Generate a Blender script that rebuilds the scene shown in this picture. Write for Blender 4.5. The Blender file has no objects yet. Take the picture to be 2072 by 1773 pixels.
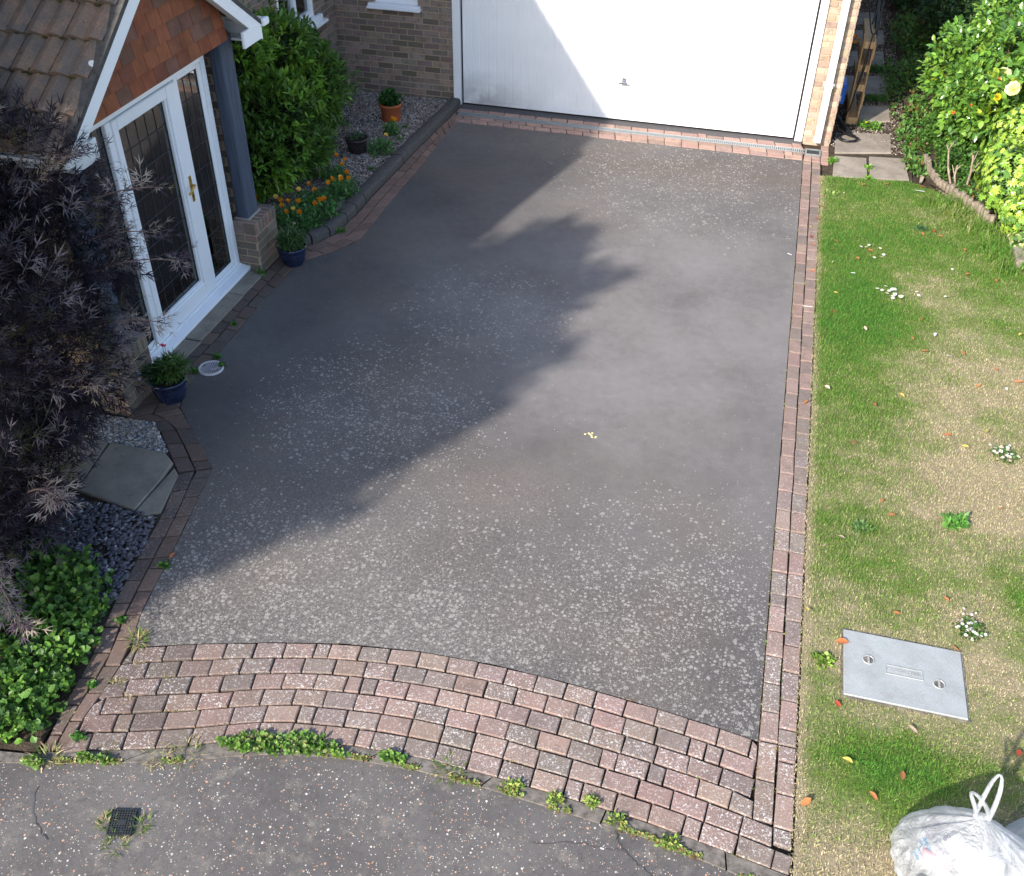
import bpy, math, random
import numpy as np
from mathutils import Vector, Matrix
from mathutils.bvhtree import BVHTree
R = math.radians
rng = np.random.default_rng(7)
random.seed(7)
S = bpy.context.scene
COL = S.collection
# ------------------------------------------------------------------ camera, sky, sun, exposure
cam_d = bpy.data.cameras.new('camera'); cam = bpy.data.objects.new('camera', cam_d); COL.objects.link(cam); S.camera = cam
yaw, pitch, roll = -0.243652, 0.675405, -0.016236
cy, sy, cp, sp = math.cos(yaw), math.sin(yaw), math.cos(pitch), math.sin(pitch)
fwd = np.array([sy*cp, cy*cp, -sp]); rt = np.array([cy, -sy, 0.]); dn = -np.cross(rt, fwd)
cr, sr = math.cos(roll), math.sin(roll)
r2 = rt*cr+dn*sr; d2 = dn*cr-rt*sr
cam.matrix_world = Matrix(((r2[0], -d2[0], -fwd[0], 3.83632), (r2[1], -d2[1], -fwd[1], -12.41419), (r2[2], -d2[2], -fwd[2], 4.78645), (0, 0, 0, 1)))
cam_d.sensor_fit = 'HORIZONTAL'; cam_d.sensor_width = 36; cam_d.lens = 2017.63/2072*36
cam_d.clip_start = 0.1; cam_d.clip_end = 300
SUN = Vector((-.52, -1, .70)).normalized()
w = bpy.data.worlds.new('World'); S.world = w; w.use_nodes = True
wn = w.node_tree.nodes; wn.clear()
sky = wn.new('ShaderNodeTexSky'); sky.sky_type = 'NISHITA'; sky.sun_disc = False
sky.sun_elevation = math.asin(SUN.z); sky.sun_rotation = math.atan2(SUN.x, SUN.y); sky.air_density = 1.0; sky.dust_density = 1.5; sky.ozone_density = 1.5
bg = wn.new('ShaderNodeBackground'); bg.inputs[1].default_value = 0.14
wo = wn.new('ShaderNodeOutputWorld'); w.node_tree.links.new(sky.outputs[0], bg.inputs[0]); w.node_tree.links.new(bg.outputs[0], wo.inputs[0])
sl = bpy.data.lights.new('sun', 'SUN'); sl.energy = 3.5; sl.angle = R(0.9); sl.color = (1, .93, .84)
so = bpy.data.objects.new('sun', sl); COL.objects.link(so); so.rotation_euler = SUN.to_track_quat('Z', 'Y').to_euler()
S.view_settings.view_transform = 'Standard'; S.view_settings.look = 'None'; S.view_settings.gamma = 1
S.view_settings.exposure = 1.25

# ------------------------------------------------------------------ node material helper
class NM:
    def __init__(s, name):
        s.m = bpy.data.materials.new(name); s.m.use_nodes = True; s.nt = s.m.node_tree; s.nt.nodes.clear()
        s.out = s.nt.nodes.new('ShaderNodeOutputMaterial')
    def n(s, t, ins=None, **pr):
        nd = s.nt.nodes.new('ShaderNode'+t)
        for k, v in pr.items(): setattr(nd, k, v)
        for k, v in (ins or {}).items():
            if hasattr(v, 'is_output'): s.nt.links.new(v, nd.inputs[k])
            elif v is not None: nd.inputs[k].default_value = v
        return nd
    def co(s): return s.n('TexCoord').outputs['Object']
    def attr(s): return s.n('Attribute', attribute_name='Col')
    def noise(s, sc, det=3, rough=.6, vec=None, dim='3D'):
        return s.n('TexNoise', {'Scale': sc, 'Detail': det, 'Roughness': rough, 'Vector': vec or s.co()}, noise_dimensions=dim).outputs['Fac']
    def ramp(s, f, lo, hi, a=0., b=1.):
        return s.n('MapRange', {0: f, 1: lo, 2: hi, 3: a, 4: b}).outputs[0]
    def math(s, op, a, b=None, c=None):
        d = {0: a}
        if b is not None: d[1] = b
        if c is not None: d[2] = c
        return s.n('Math', d, operation=op).outputs[0]
    def mix(s, f, a, b, mode='MIX'):
        nd = s.n('Mix', None, data_type='RGBA', blend_type=mode)
        for k, v in ((0, f), (6, a), (7, b)):
            if hasattr(v, 'is_output'): s.nt.links.new(v, nd.inputs[k])
            else: nd.inputs[k].default_value = (v if k == 0 else (*v, 1) if len(v) == 3 else v)
        return nd.outputs[2]
    def scale(s, c, f):   # colour * scalar
        g = s.n('CombineColor', {0: f, 1: f, 2: f}).outputs[0]
        return s.mix(1., c, g, 'MULTIPLY')
    def bump(s, h, st=.3, d=.01): return s.n('Bump', {'Height': h, 'Strength': st, 'Distance': d}).outputs[0]
    def bsdf(s, col, rough=.8, nor=None, spec=.3, metal=0., **k):
        ins = {'Base Color': col if hasattr(col, 'is_output') else (*col, 1), 'Roughness': rough, 'Specular IOR Level': spec, 'Metallic': metal}
        if nor is not None: ins['Normal'] = nor
        ins.update(k)
        return s.n('BsdfPrincipled', ins).outputs[0]
    def done(s, sh): s.nt.links.new(sh, s.out.inputs[0]); return s.m

def m_plain(name, col, rough=.6, var=.12, sc=25, bump=.1, spec=.3, metal=0.):
    t = NM(name); f = t.ramp(t.noise(sc, 5), .3, .7, 1-var, 1+var)
    return t.done(t.bsdf(t.scale((*col, 1), f), rough, t.bump(t.noise(sc*4, 2), bump, .002), spec, metal))
def m_attr(name, rough=.8, var=.15, sc=60, bump=.3, spec=.2):
    t = NM(name); f = t.ramp(t.noise(sc, 4), .3, .7, 1-var, 1+var)
    return t.done(t.bsdf(t.scale(t.attr().outputs['Color'], f), rough, t.bump(t.noise(sc*3, 3), bump, .002), spec))
def m_leaf(name, rough=.45, transl=.3, spec=.4):
    t = NM(name); c = t.attr().outputs['Color']; c = t.scale(c, t.ramp(t.noise(90, 2), .3, .7, .85, 1.15))
    a = t.bsdf(c, rough, None, spec); b = t.n('BsdfTranslucent', {'Color': c}).outputs[0]
    return t.done(t.n('MixShader', {0: transl, 1: a, 2: b}).outputs[0])

def blob(t, p, c, r):
    d = t.n('VectorMath', {0: p, 1: c}, operation='DISTANCE').outputs['Value']
    return t.ramp(d, r, r*.35)
def m_driveway():
    t = NM('driveway_asphalt'); p = t.co()
    big = t.ramp(t.noise(.55, 4, .6), .35, .68, 0, 1)
    tone = t.mix(big, (.082, .075, .074), (.130, .120, .115))
    warm = t.ramp(t.noise(.9, 3, .5, t.n('VectorMath', {0: p, 1: (7, 3, 0)}, operation='ADD').outputs[0]), .45, .68, 0, .75)
    tone = t.mix(warm, tone, (.124, .103, .088))
    dust = t.math('MULTIPLY', blob(t, p, (3.5, -4.6, 0), 3.4), t.ramp(t.noise(1.1, 4, .6), .3, .6, .45, 1.))
    tone = t.mix(t.math('MULTIPLY', dust, .85), tone, (.205, .192, .186))
    grain = t.ramp(t.noise(190, 4, .9), .36, .66, .45, 1.6)
    mid = t.ramp(t.noise(11, 6, .75), .3, .7, .88, 1.10)
    col = t.scale(t.scale(tone, grain), mid)
    # lichen patches
    msk = t.n('Math', {0: blob(t, p, (2.3, -9.5, 0), 2.6), 1: blob(t, p, (1.25, -6.5, 0), 1.15)}, operation='MAXIMUM').outputs[0]
    for c, r, k in (((1.0, -8.9, 0), 1.6, 1.1), ((3.9, -8.4, 0), 1.7, 1.05), ((1.7, -4.9, 0), 1.0, .6), ((3.2, -1.5, 0), 1.8, .62)):
        msk = t.math('MAXIMUM', msk, t.math('MULTIPLY', blob(t, p, c, r), k))
    msk = t.math('MULTIPLY', msk, t.ramp(t.noise(2.6, 5, .7), .36, .60, .12, 1.2))
    wob = t.n('VectorMath', {0: p, 1: t.n('VectorMath', {0: t.n('TexNoise', {'Scale': 60., 'Detail': 2., 'Vector': p}).outputs['Color'], 1: (.012, .012, 0)}, operation='MULTIPLY').outputs[0]}, operation='ADD').outputs[0]
    flat = t.n('VectorMath', {0: wob, 1: (1, 1, 0)}, operation='MULTIPLY').outputs[0]
    tot = None
    for sc, rad, al in ((36, .46, 1.), (23, .44, .75), (58, .42, .9), (90, .42, .8)):
        v = t.n('TexVoronoi', {'Vector': flat, 'Scale': float(sc), 'Randomness': 1.}, feature='F1')
        rnd = t.n('SeparateColor', {0: v.outputs['Color']}).outputs
        on = t.math('LESS_THAN', rnd[0], t.math('MULTIPLY', msk, .86))
        rr = t.math('MULTIPLY_ADD', rnd[1], rad*.65, rad*.3)
        e = t.ramp(t.math('SUBTRACT', rr, v.outputs['Distance']), 0, .07)
        s1 = t.math('MULTIPLY', t.math('MULTIPLY', e, on), al)
        tot = s1 if tot is None else t.math('MAXIMUM', tot, s1)
    tot = t.math('MULTIPLY', tot, t.ramp(t.noise(160, 2), .3, .65, .35, .85))
    col = t.mix(tot, col, (.38, .36, .33))
    front = t.math('MULTIPLY', blob(t, p, (2.0, -9.6, 0), 3.2), t.ramp(t.noise(42, 5, .85), .47, .57)); col = t.mix(t.math('MULTIPLY', front, .42), col, (.30, .28, .25))
    v = t.n('TexVoronoi', {'Vector': p, 'Scale': 70.}, feature='F1'); rn = t.n('SeparateColor', {0: v.outputs['Color']}).outputs
    col = t.mix(t.math('MULTIPLY', t.math('GREATER_THAN', rn[0], .985), t.math('LESS_THAN', v.outputs['Distance'], .22)), col, (.5, .48, .44))
    nor = t.bump(t.noise(330, 2, .7), .5, .004)
    return t.done(t.bsdf(col, .88, nor, .25))
def m_pavement():
    t = NM('pavement_asphalt'); p = t.co()
    tone = t.mix(t.ramp(t.noise(1.2, 4), .35, .65), (.088, .082, .081), (.135, .125, .120))
    col = t.scale(tone, t.ramp(t.noise(260, 2, .8), .3, .7, .7, 1.3))
    col = t.mix(t.math('MULTIPLY', t.ramp(t.noise(8, 6, .75), .54, .66), .5), col, (.25, .225, .19)); col = t.mix(t.math('MULTIPLY', t.ramp(t.noise(30, 4, .8), .52, .62), .4), col, (.06, .052, .048))
    for sc, th, rd in ((48, .70, .30), (95, .70, .36), (34, .88, .26)):
        wob = t.n('VectorMath', {0: p, 1: t.n('VectorMath', {0: t.n('TexNoise', {'Scale': 90., 'Vector': p}).outputs['Color'], 1: (.010, .010, 0)}, operation='MULTIPLY').outputs[0]}, operation='ADD').outputs[0]
        wob = t.n('VectorMath', {0: wob, 1: (1, 1, 0)}, operation='MULTIPLY').outputs[0]
        v = t.n('TexVoronoi', {'Vector': wob, 'Scale': float(sc)}, feature='F1')
        rnd = t.n('SeparateColor', {0: v.outputs['Color']}).outputs
        on = t.math('GREATER_THAN', rnd[0], th); rr = t.math('MULTIPLY_ADD', rnd[1], rd*.7, rd*.35)
        e = t.math('MULTIPLY', t.math('MULTIPLY', t.ramp(t.math('SUBTRACT', rr, v.outputs['Distance']), 0, .04), on), t.ramp(t.noise(3.5, 4, .7), .36, .52, .25, 1.))
        cc = t.n('ValToRGB', {0: rnd[2]}); el = cc.color_ramp.elements
        el[0].color = (.5, .27, .17, 1); el[0].position = .06; el[1].color = (.60, .56, .50, 1); el[1].position = .8
        x = el.new(.3); x.color = (.5, .43, .34, 1)
        col = t.mix(e, col, cc.outputs[0])
    return t.done(t.bsdf(col, .9, t.bump(t.noise(200, 3, .7), .6, .005), .25))
def m_paver():
    t = NM('block_paver'); a = t.attr(); p = t.co()
    c = t.scale(a.outputs['Color'], t.ramp(t.noise(150, 3, .8), .3, .7, .68, 1.32))
    c = t.mix(t.ramp(t.noise(10, 4), .5, .72, 0, .5), c, (.10, .08, .07))
    l1 = t.ramp(t.noise(75, 3, .7), .565, .62); l2 = t.ramp(t.noise(210, 2, .7), .60, .66)
    l = t.math('MULTIPLY', t.math('MULTIPLY', t.math('MAXIMUM', l1, l2), a.outputs['Alpha']), t.ramp(t.noise(4, 4, .6), .35, .6, .45, 1.25))
    c = t.mix(l, c, (.56, .53, .51))
    return t.done(t.bsdf(c, .9, t.bump(t.noise(180, 3, .7), .5, .004), .2))
def m_brick():
    t = NM('wall_brick'); a = t.attr()
    c = t.scale(a.outputs['Color'], t.ramp(t.noise(120, 4, .7), .3, .7, .8, 1.2))
    patch = t.math('MULTIPLY', t.ramp(t.noise(13, 2, .4), .54, .60), .65)
    c = t.mix(t.math('MULTIPLY', patch, a.outputs['Alpha']), c, (.135, .105, .09))
    return t.done(t.bsdf(c, .9, t.bump(t.noise(140, 3), .4, .003), .15))
def m_rooftile():
    t = NM('concrete_roof_tile')
    c = t.mix(t.ramp(t.noise(5, 5, .7), .42, .66), (.145, .12, .10), (.26, .165, .11))
    c = t.scale(c, t.ramp(t.noise(90, 3, .8), .3, .7, .7, 1.25))
    c = t.mix(t.ramp(t.noise(17, 3, .6), .70, .74), c, (.045, .04, .02))
    v = t.n('TexVoronoi', {'Vector': t.co(), 'Scale': 6.}, feature='F1'); rn = t.n('SeparateColor', {0: v.outputs['Color']}).outputs
    sp = t.math('MULTIPLY', t.math('LESS_THAN', v.outputs['Distance'], t.math('MULTIPLY', rn[1], .34)), t.math('GREATER_THAN', rn[0], .6))
    c = t.mix(sp, c, (.7, .67, .62))
    return t.done(t.bsdf(c, .95, t.bump(t.noise(90, 4), .5, .006), .15))
def m_garage_door():
    t = NM('garage_door_paint'); p = t.co(); xyz = t.n('SeparateXYZ', {0: p}).outputs
    dirt = t.math('MULTIPLY', t.ramp(xyz[2], .50, .05), t.ramp(xyz[0], 1.3, .3))
    dirt = t.math('MULTIPLY', t.math('MULTIPLY', dirt, t.ramp(t.noise(3.2, 5, .6), .3, .55)), .95)
    c = t.mix(dirt, (.86, .87, .88), (.42, .41, .40))
    c = t.scale(c, t.ramp(t.noise(2.5, 3), .3, .7, .96, 1.02))
    return t.done(t.bsdf(c, .42, None, .4))
def m_glass(name='window_glass', tint=(.80, .82, .80)):
    t = NM(name); fr = t.math('ADD', t.n('Fresnel', {'IOR': 1.5}).outputs[0], .07)
    tr = t.n('BsdfTransparent', {'Color': (*tint, 1)}).outputs[0]; gl = t.n('BsdfGlossy', {'Roughness': .02, 'Color': (1, 1, 1, 1)}).outputs[0]
    return t.done(t.n('MixShader', {0: t.math('MULTIPLY', fr, 1.2), 1: tr, 2: gl}).outputs[0])
def m_bag():
    t = NM('thin_white_plastic'); c = (.78, .80, .82)
    d = t.bsdf(c, .3, t.bump(t.n('TexNoise', {'Scale': 9., 'Detail': 6., 'Roughness': .65, 'Distortion': 2.2, 'Vector': t.co()}).outputs['Fac'], 1., .06), .5)
    tl = t.n('BsdfTranslucent', {'Color': (*c, 1)}).outputs[0]; tp = t.n('BsdfTransparent', {'Color': (.97, .98, 1, 1)}).outputs[0]
    a = t.n('MixShader', {0: .3, 1: d, 2: tl}).outputs[0]
    return t.done(t.n('MixShader', {0: t.ramp(t.noise(5, 4, .6), .35, .65, .25, .55), 1: a, 2: tp}).outputs[0])
def m_slab():
    t = NM('concrete_slab'); c = t.mix(t.ramp(t.noise(4, 5, .7), .35, .65), (.20, .172, .14), (.30, .26, .215))
    c = t.scale(c, t.ramp(t.noise(220, 2, .8), .3, .7, .8, 1.2)); c = t.mix(t.ramp(t.noise(12, 4), .6, .75, 0, .6), c, (.10, .10, .07))
    return t.done(t.bsdf(c, .92, t.bump(t.noise(160, 3), .4, .003), .2))
def m_soil():
    t = NM('garden_soil'); c = t.mix(t.ramp(t.noise(14, 5, .7), .35, .65), (.045, .034, .025), (.095, .075, .055))
    return t.done(t.bsdf(c, 1., t.bump(t.noise(60, 4, .7), 1., .02), .1))
def m_channel():
    return m_plain('galvanised_steel', (.34, .37, .38), .4, .15, 60, .1, .5, .6)
def m_timber(name, c1, c2, sc=7):
    t = NM(name); v = t.n('Mapping', {'Vector': t.co(), 'Scale': (sc*5, sc*5, sc*.35)}).outputs[0]
    f = t.ramp(t.noise(1., 6, .7, v), .35, .65)
    return t.done(t.bsdf(t.mix(f, c1, c2), .75, t.bump(f, .4, .004), .3))
def m_cover():
    t = NM('manhole_galvanised'); c = t.mix(t.ramp(t.noise(6, 5, .65), .35, .68), (.33, .345, .335), (.42, .43, .42))
    c = t.mix(t.ramp(t.noise(9, 5, .75), .52, .7, 0, .55), c, (.27, .25, .22)); v = t.ramp(t.noise(5, 4, .7, t.n('VectorMath', {0: t.co(), 1: (3, 9, 1)}, operation='ADD').outputs[0]), .6, .7, 0, .4)
    c = t.mix(v, c, (.30, .37, .34)); c = t.scale(c, t.ramp(t.noise(150, 3), .3, .7, .92, 1.08))
    return t.done(t.bsdf(c, .55, None, .4, .25))
MT = dict(drive=m_driveway(), pavement=m_pavement(), paver=m_paver(), brick=m_brick(), rooftile=m_rooftile(), gdoor=m_garage_door(), glass=m_glass(),
          bag=m_bag(), slab=m_slab(), soil=m_soil(), steel=m_channel(), cover=m_cover(),
          mortar=m_plain('mortar', (.42, .325, .235), .95, .2, 60, .6, .1),
          upvc=m_plain('white_upvc', (.83, .84, .87), .35, .03, 3, .0, .45), white=m_plain('white_paint', (.80, .81, .82), .45, .03, 3, .02, .4),
          lead=m_plain('lead_strip', (.05, .05, .055), .8, .1, 30, .1), dark=m_plain('dark_concrete', (.075, .07, .072), .9, .25, 30, .5),
          kerb=m_plain('black_kerb', (.078, .072, .068), .9, .3, 35, .5), edging=m_plain('concrete_edging', (.135, .12, .105), .95, .55, 22, .6),
          post=m_timber('grey_blue_timber', (.042, .056, .088), (.085, .105, .145)), wood=m_timber('pale_pallet_wood', (.30, .18, .085), (.50, .33, .17)),
          log=m_timber('weathered_log', (.11, .09, .065), (.27, .225, .175), 9), barkm=m_timber('bark', (.10, .075, .055), (.2, .155, .12)),
          greystem=m_timber('pruned_stem_bark', (.14, .10, .07), (.34, .28, .22)),
          attr=m_attr('mixed_colour'), stone=m_attr('stones', .8, .15, 200, .2), hung=m_attr('clay_hanging_tile', .85, .22, 9, .3),
          leaf=m_leaf('leaf'), gloss=m_leaf('glossy_leaf', .28, .22, .5), petal=m_leaf('petal', .6, .35, .2), grassm=m_leaf('grass_blade', .6, .25, .2),
          splint=m_timber('splintered_wood', (.26, .21, .15), (.42, .36, .27), 12), brass=m_plain('brass', (.62, .40, .10), .3, .05, 20, .0, .5, .9), black=m_plain('black_plastic', (.012, .012, .014), .4, .2, 20, .1, .4),
          blue=m_plain('blue_plastic', (.02, .12, .52), .4, .08, 20, .05, .4), terra=m_plain('terracotta', (.37, .105, .045), .7, .12, 12, .15, .2),
          glaze=m_plain('blue_glaze', (.012, .02, .055), .16, .3, 8, .0, .7), blackpot=m_plain('black_pot', (.03, .022, .027), .5, .2, 20, .1, .4),
          chrome=m_plain('chrome', (.45, .46, .5), .25, .05, 20, .0, .5, .9), floor=m_plain('dark_floor', (.05, .028, .018), .6, .2, 5, .1),
          grate=m_plain('cast_iron', (.035, .04, .043), .6, .2, 40, .3, .4, .3), ink=m_plain('blue_ink', (.05, .25, .45), .6, .1), greyink=m_plain('grey_ink', (.22, .22, .26), .6, .1))

# ------------------------------------------------------------------ mesh helpers
class MB:
    def __init__(s): s.V = []; s.F = []; s.C = []; s.MI = []; s.n = 0; s.SM = []
    def add(s, V, F, col=(.5, .5, .5, 1), mi=0, smooth=False):
        V = np.asarray(V, float); k = len(V)
        c = np.asarray(col, float)
        if c.ndim == 1: c = np.tile(np.append(c, 1) if len(c) == 3 else c, (k, 1))
        elif c.shape[1] == 3: c = np.hstack([c, np.ones((k, 1))])
        s.V.append(V); s.C.append(c)
        if isinstance(F, np.ndarray): s.F.append(F+s.n); nf = len(F)
        else:
            for f in F: s.F.append(np.array([f])+s.n)
            nf = len(F)
        s.MI += [mi]*nf; s.SM += [smooth]*nf; s.n += k
    def box(s, x0, x1, y0, y1, z0, z1, col=(.5, .5, .5), mi=0):
        V = [(x, y, z) for x in (x0, x1) for y in (y0, y1) for z in (z0, z1)]
        s.add(V, np.array([(0, 1, 3, 2), (4, 6, 7, 5), (0, 4, 5, 1), (2, 3, 7, 6), (0, 2, 6, 4), (1, 5, 7, 3)]), col, mi)
    def bbox(s, x0, x1, y0, y1, z0, z1, b=.004, col=(.5, .5, .5), mi=0):      # bevelled box
        c = np.array([(x0+x1)/2, (y0+y1)/2, (z0+z1)/2]); h = np.array([x1-x0, y1-y0, z1-z0])/2; h = np.abs(h); b = min(b, h.min()*.45)
        V = []; idx = {}
        for sx in (-1, 1):
            for sy_ in (-1, 1):
                for sz in (-1, 1):
                    g = np.array([sx, sy_, sz])
                    for ax in range(3):
                        q = h-b; q[ax] = h[ax]; idx[(sx, sy_, sz, ax)] = len(V); V.append(c+g*q)
        F = []
        for ax in range(3):
            o = [a for a in range(3) if a != ax]
            for sg in (-1, 1):
                f = []
                for a, bb in ((-1, -1), (1, -1), (1, 1), (-1, 1)):
                    k = [0, 0, 0]; k[ax] = sg; k[o[0]] = a; k[o[1]] = bb; f.append(idx[(*k, ax)])
                F.append(f if sg*(1 if ax != 1 else -1) > 0 else f[::-1])
        for ax in range(3):      # edges along axis ax
            o = [a for a in range(3) if a != ax]
            for a in (-1, 1):
                for bb in (-1, 1):
                    k0 = [0, 0, 0]; k0[o[0]] = a; k0[o[1]] = bb; k1 = list(k0); k0[ax] = -1; k1[ax] = 1
                    F.append([idx[(*k0, o[0])], idx[(*k1, o[0])], idx[(*k1, o[1])], idx[(*k0, o[1])]])
        for sx in (-1, 1):
            for sy_ in (-1, 1):
                for sz in (-1, 1): F.append([idx[(sx, sy_, sz, a)] for a in range(3)])
        s.add(V, F, col, mi)
    def tube(s, P, r, n=8, col=(.5, .5, .5), mi=0, cap=True, flat=1.):
        P = np.asarray(P, float); r = np.full(len(P), r) if np.isscalar(r) else np.asarray(r, float)
        T = np.gradient(P, axis=0); T /= np.linalg.norm(T, axis=1)[:, None]+1e-9
        up = np.array([0, 0, 1.]) if abs(T[0][2]) < .9 else np.array([1., 0, 0]); V = []
        a = np.linspace(0, 2*np.pi, n, endpoint=False)
        for i in range(len(P)):
            u = np.cross(T[i], up); u /= np.linalg.norm(u)+1e-9; v = np.cross(u, T[i]); up = v
            V.append(P[i]+r[i]*(np.cos(a)[:, None]*u*flat+np.sin(a)[:, None]*v))
        V = np.vstack(V); i = np.arange(len(P)-1)[:, None]*n; j = np.arange(n); j2 = (j+1) % n
        F = np.stack([i+j, i+j2, i+n+j2, i+n+j], -1).reshape(-1, 4)
        s.add(V, F, col, mi, True)
        if cap and r[-1] > 1e-4: s.add(V[-n:], [list(range(n))], col, mi); s.add(V[:n], [list(range(n))[::-1]], col, mi)
    def lathe(s, prof, c, n=40, col=(.5, .5, .5), mi=0):
        a = np.linspace(0, 2*np.pi, n, endpoint=False); V = np.vstack([np.stack([c[0]+r*np.cos(a), c[1]+r*np.sin(a), np.full(n, c[2]+z)], -1) for r, z in prof])
        i = np.arange(len(prof)-1)[:, None]*n; j = np.arange(n); j2 = (j+1) % n
        s.add(V, np.stack([i+j, i+j2, i+n+j2, i+n+j], -1).reshape(-1, 4), col, mi, True)
    def poly(s, pts, z, col=(.5, .5, .5), mi=0): s.add([(p[0], p[1], z) for p in pts], [list(range(len(pts)))], col, mi)
    def prism(s, pts, z0, z1, col=(.5, .5, .5), mi=0):
        n = len(pts); V = [(p[0], p[1], z) for z in (z0, z1) for p in pts]
        s.add(V, [list(range(n))[::-1], list(range(n, 2*n))]+[[i, (i+1) % n, n+(i+1) % n, n+i] for i in range(n)], col, mi)
    def block(s, q, z0, z1, bev, col, O=(0, 0, 0), u=(1, 0, 0), v=(0, 1, 0), n=(0, 0, 1), mi=0):   # bevelled block on quad q in frame
        q = np.asarray(q, float); c = q.mean(0); d = c-q; d /= np.linalg.norm(d, axis=1)[:, None]+1e-9; qi = q+d*bev*1.5
        L = [(p, z0) for p in q]+[(p, z1-bev) for p in q]+[(p, z1) for p in qi]
        O, u, v, n = map(lambda a: np.asarray(a, float), (O, u, v, n))
        V = [O+u*p[0]+v*p[1]+n*z for p, z in L]
        s.add(V, np.array([(8, 9, 10, 11)]+[(i, (i+1) % 4, 4+(i+1) % 4, 4+i) for i in range(4)]+[(4+i, 4+(i+1) % 4, 8+(i+1) % 4, 8+i) for i in range(4)]), col, mi)
    def build(s, name, mats, parent=None, **kw):
        me = bpy.data.meshes.new(name); V = np.vstack(s.V); C = np.vstack(s.C)
        cnt = np.concatenate([np.full(len(f), f.shape[1]) for f in s.F]); li = np.concatenate([f.ravel() for f in s.F])
        me.vertices.add(len(V)); me.vertices.foreach_set('co', V.ravel().astype(np.float32))
        me.loops.add(len(li)); me.loops.foreach_set('vertex_index', li.astype(np.int32))
        me.polygons.add(len(cnt)); me.polygons.foreach_set('loop_start', np.concatenate([[0], np.cumsum(cnt)[:-1]]).astype(np.int32)); me.polygons.foreach_set('loop_total', cnt.astype(np.int32))
        me.polygons.foreach_set('material_index', np.array(s.MI, np.int32)); me.polygons.foreach_set('use_smooth', np.array(s.SM, bool))
        a = me.color_attributes.new('Col', 'FLOAT_COLOR', 'POINT'); a.data.foreach_set('color', C.ravel().astype(np.float32))
        me.update(calc_edges=True)
        for m in (mats if isinstance(mats, (list, tuple)) else [mats]): me.materials.append(MT[m] if isinstance(m, str) else m)
        o = bpy.data.objects.new(name, me); COL.objects.link(o)
        if parent is not None: o.parent = parent; o.matrix_parent_inverse = parent_inv(parent)
        return tag(o, **kw)
def world_of(o):
    m = Matrix.Translation(o.location) @ o.rotation_euler.to_matrix().to_4x4()
    return world_of(o.parent) @ o.matrix_parent_inverse @ m if o.parent else m
def parent_inv(p): return world_of(p).inverted()
def tag(o, label=None, cat=None, group=None, kind=None):
    if label: o['label'] = label
    if cat: o['category'] = cat
    if group: o['group'] = group
    if kind: o['kind'] = kind
    return o
def thing(name, label, cat, loc=(0, 0, 0), group=None):
    o = bpy.data.objects.new(name, None); COL.objects.link(o); o.location = loc; o.empty_display_size = .1
    return tag(o, label, cat, group)
def copy_tree(o, parent=None):
    c = o.copy(); COL.objects.link(c)
    if parent is not None: c.parent = parent
    for ch in [x for x in bpy.data.objects if x.parent == o]: copy_tree(ch, c)
    return c
def J(c, a=.1):
    k = 1+random.uniform(-a, a); return tuple(max(0, v*k*(1+random.uniform(-a, a)*.35)) for v in c)
_K = rng.normal(size=(9, 3)); _PH = rng.uniform(0, 6.28, 9)
def vn(P, f=1.):
    P = np.asarray(P, float)
    if P.shape[-1] == 2: P = np.concatenate([P, np.zeros(P.shape[:-1]+(1,))], -1)
    return sum(np.sin((P@_K[i])*f*(1+.45*i)+_PH[i])/(1+.35*i) for i in range(9))/3.2

# leaf templates: +Y is the leaf axis, +Z its upper side
def tpl_leaf(W=.4, n=3, pw=.8, fold=.18, curl=.12, peak=.5):
    V = []; 
    for i in range(n+1):
        t = i/n; tt = t**(math.log(.5)/math.log(peak)); wd = max(.03, math.sin(math.pi*tt)**pw)*W/2
        z = -curl*t*t
        V += [(-wd, t, z+fold*wd), (0, t, z), (wd, t, z+fold*wd)]
    F = [(3*i+a, 3*i+a+1, 3*i+a+4, 3*i+a+3) for i in range(n) for a in (0, 1)]
    return np.array(V), np.array(F)
def tpl_star(lobes=5):      # ivy like leaf
    V = [(0, .35, -.02)]; A = [(-150, .35), (-115, .22), (-80, .52), (-50, .30), (-32, .62), (-14, .36), (0, .72), (14, .36), (32, .62), (50, .30), (80, .52), (115, .22), (150, .35)]
    for d, r in A: V.append((r*math.sin(R(d)), .35+r*math.cos(R(d)), -.25*r*r+.02))
    return np.array(V), np.array([(0, i+1, i) for i in range(1, len(A))]+[(0, 1, len(A))])
def tpl_sprig(rg):           # finely divided dark elder leaf
    V = []; F = []
    def blade(p, d, L, wd):
        n = np.cross(d, (0, 0, 1)); n /= np.linalg.norm(n)+1e-9; k = len(V)
        V.extend([p, p+d*L*.4+n*wd+np.array([0, 0, wd*.5]), p+d*L-np.array([0, 0, L*.12]), p+d*L*.4-n*wd+np.array([0, 0, wd*.5])]); F.append((k, k+1, k+2, k+3))
    for t in (.22, .58, 1.):
        base = np.array([0, t*.62, -.15*t*t])
        for sd in ((-1, 1) if t < 1 else (0,)):
            d = np.array([sd*.85, .6 if sd else 1, rg.uniform(-.2, .2)]); d /= np.linalg.norm(d); L = (.58-.1*t) if sd else .6
            nn = np.array([d[1], -d[0], 0.]); blade(base, d, L, .026)
            for q, l2 in ((.28, .60),):
                for s2 in (-1, 1):
                    dd = d*.85+nn*s2*.55+np.array([0, 0, rg.uniform(-.15, .15)]); dd /= np.linalg.norm(dd); blade(base+d*L*q, dd, L*l2, .021)
    k = len(V); V.extend([np.array([-.009, 0, 0]), np.array([.009, 0, 0]), np.array([.007, .65, -.1]), np.array([-.007, .65, -.1])]); F.append((k, k+1, k+2, k+3))
    return np.array(V), np.array(F)
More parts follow.
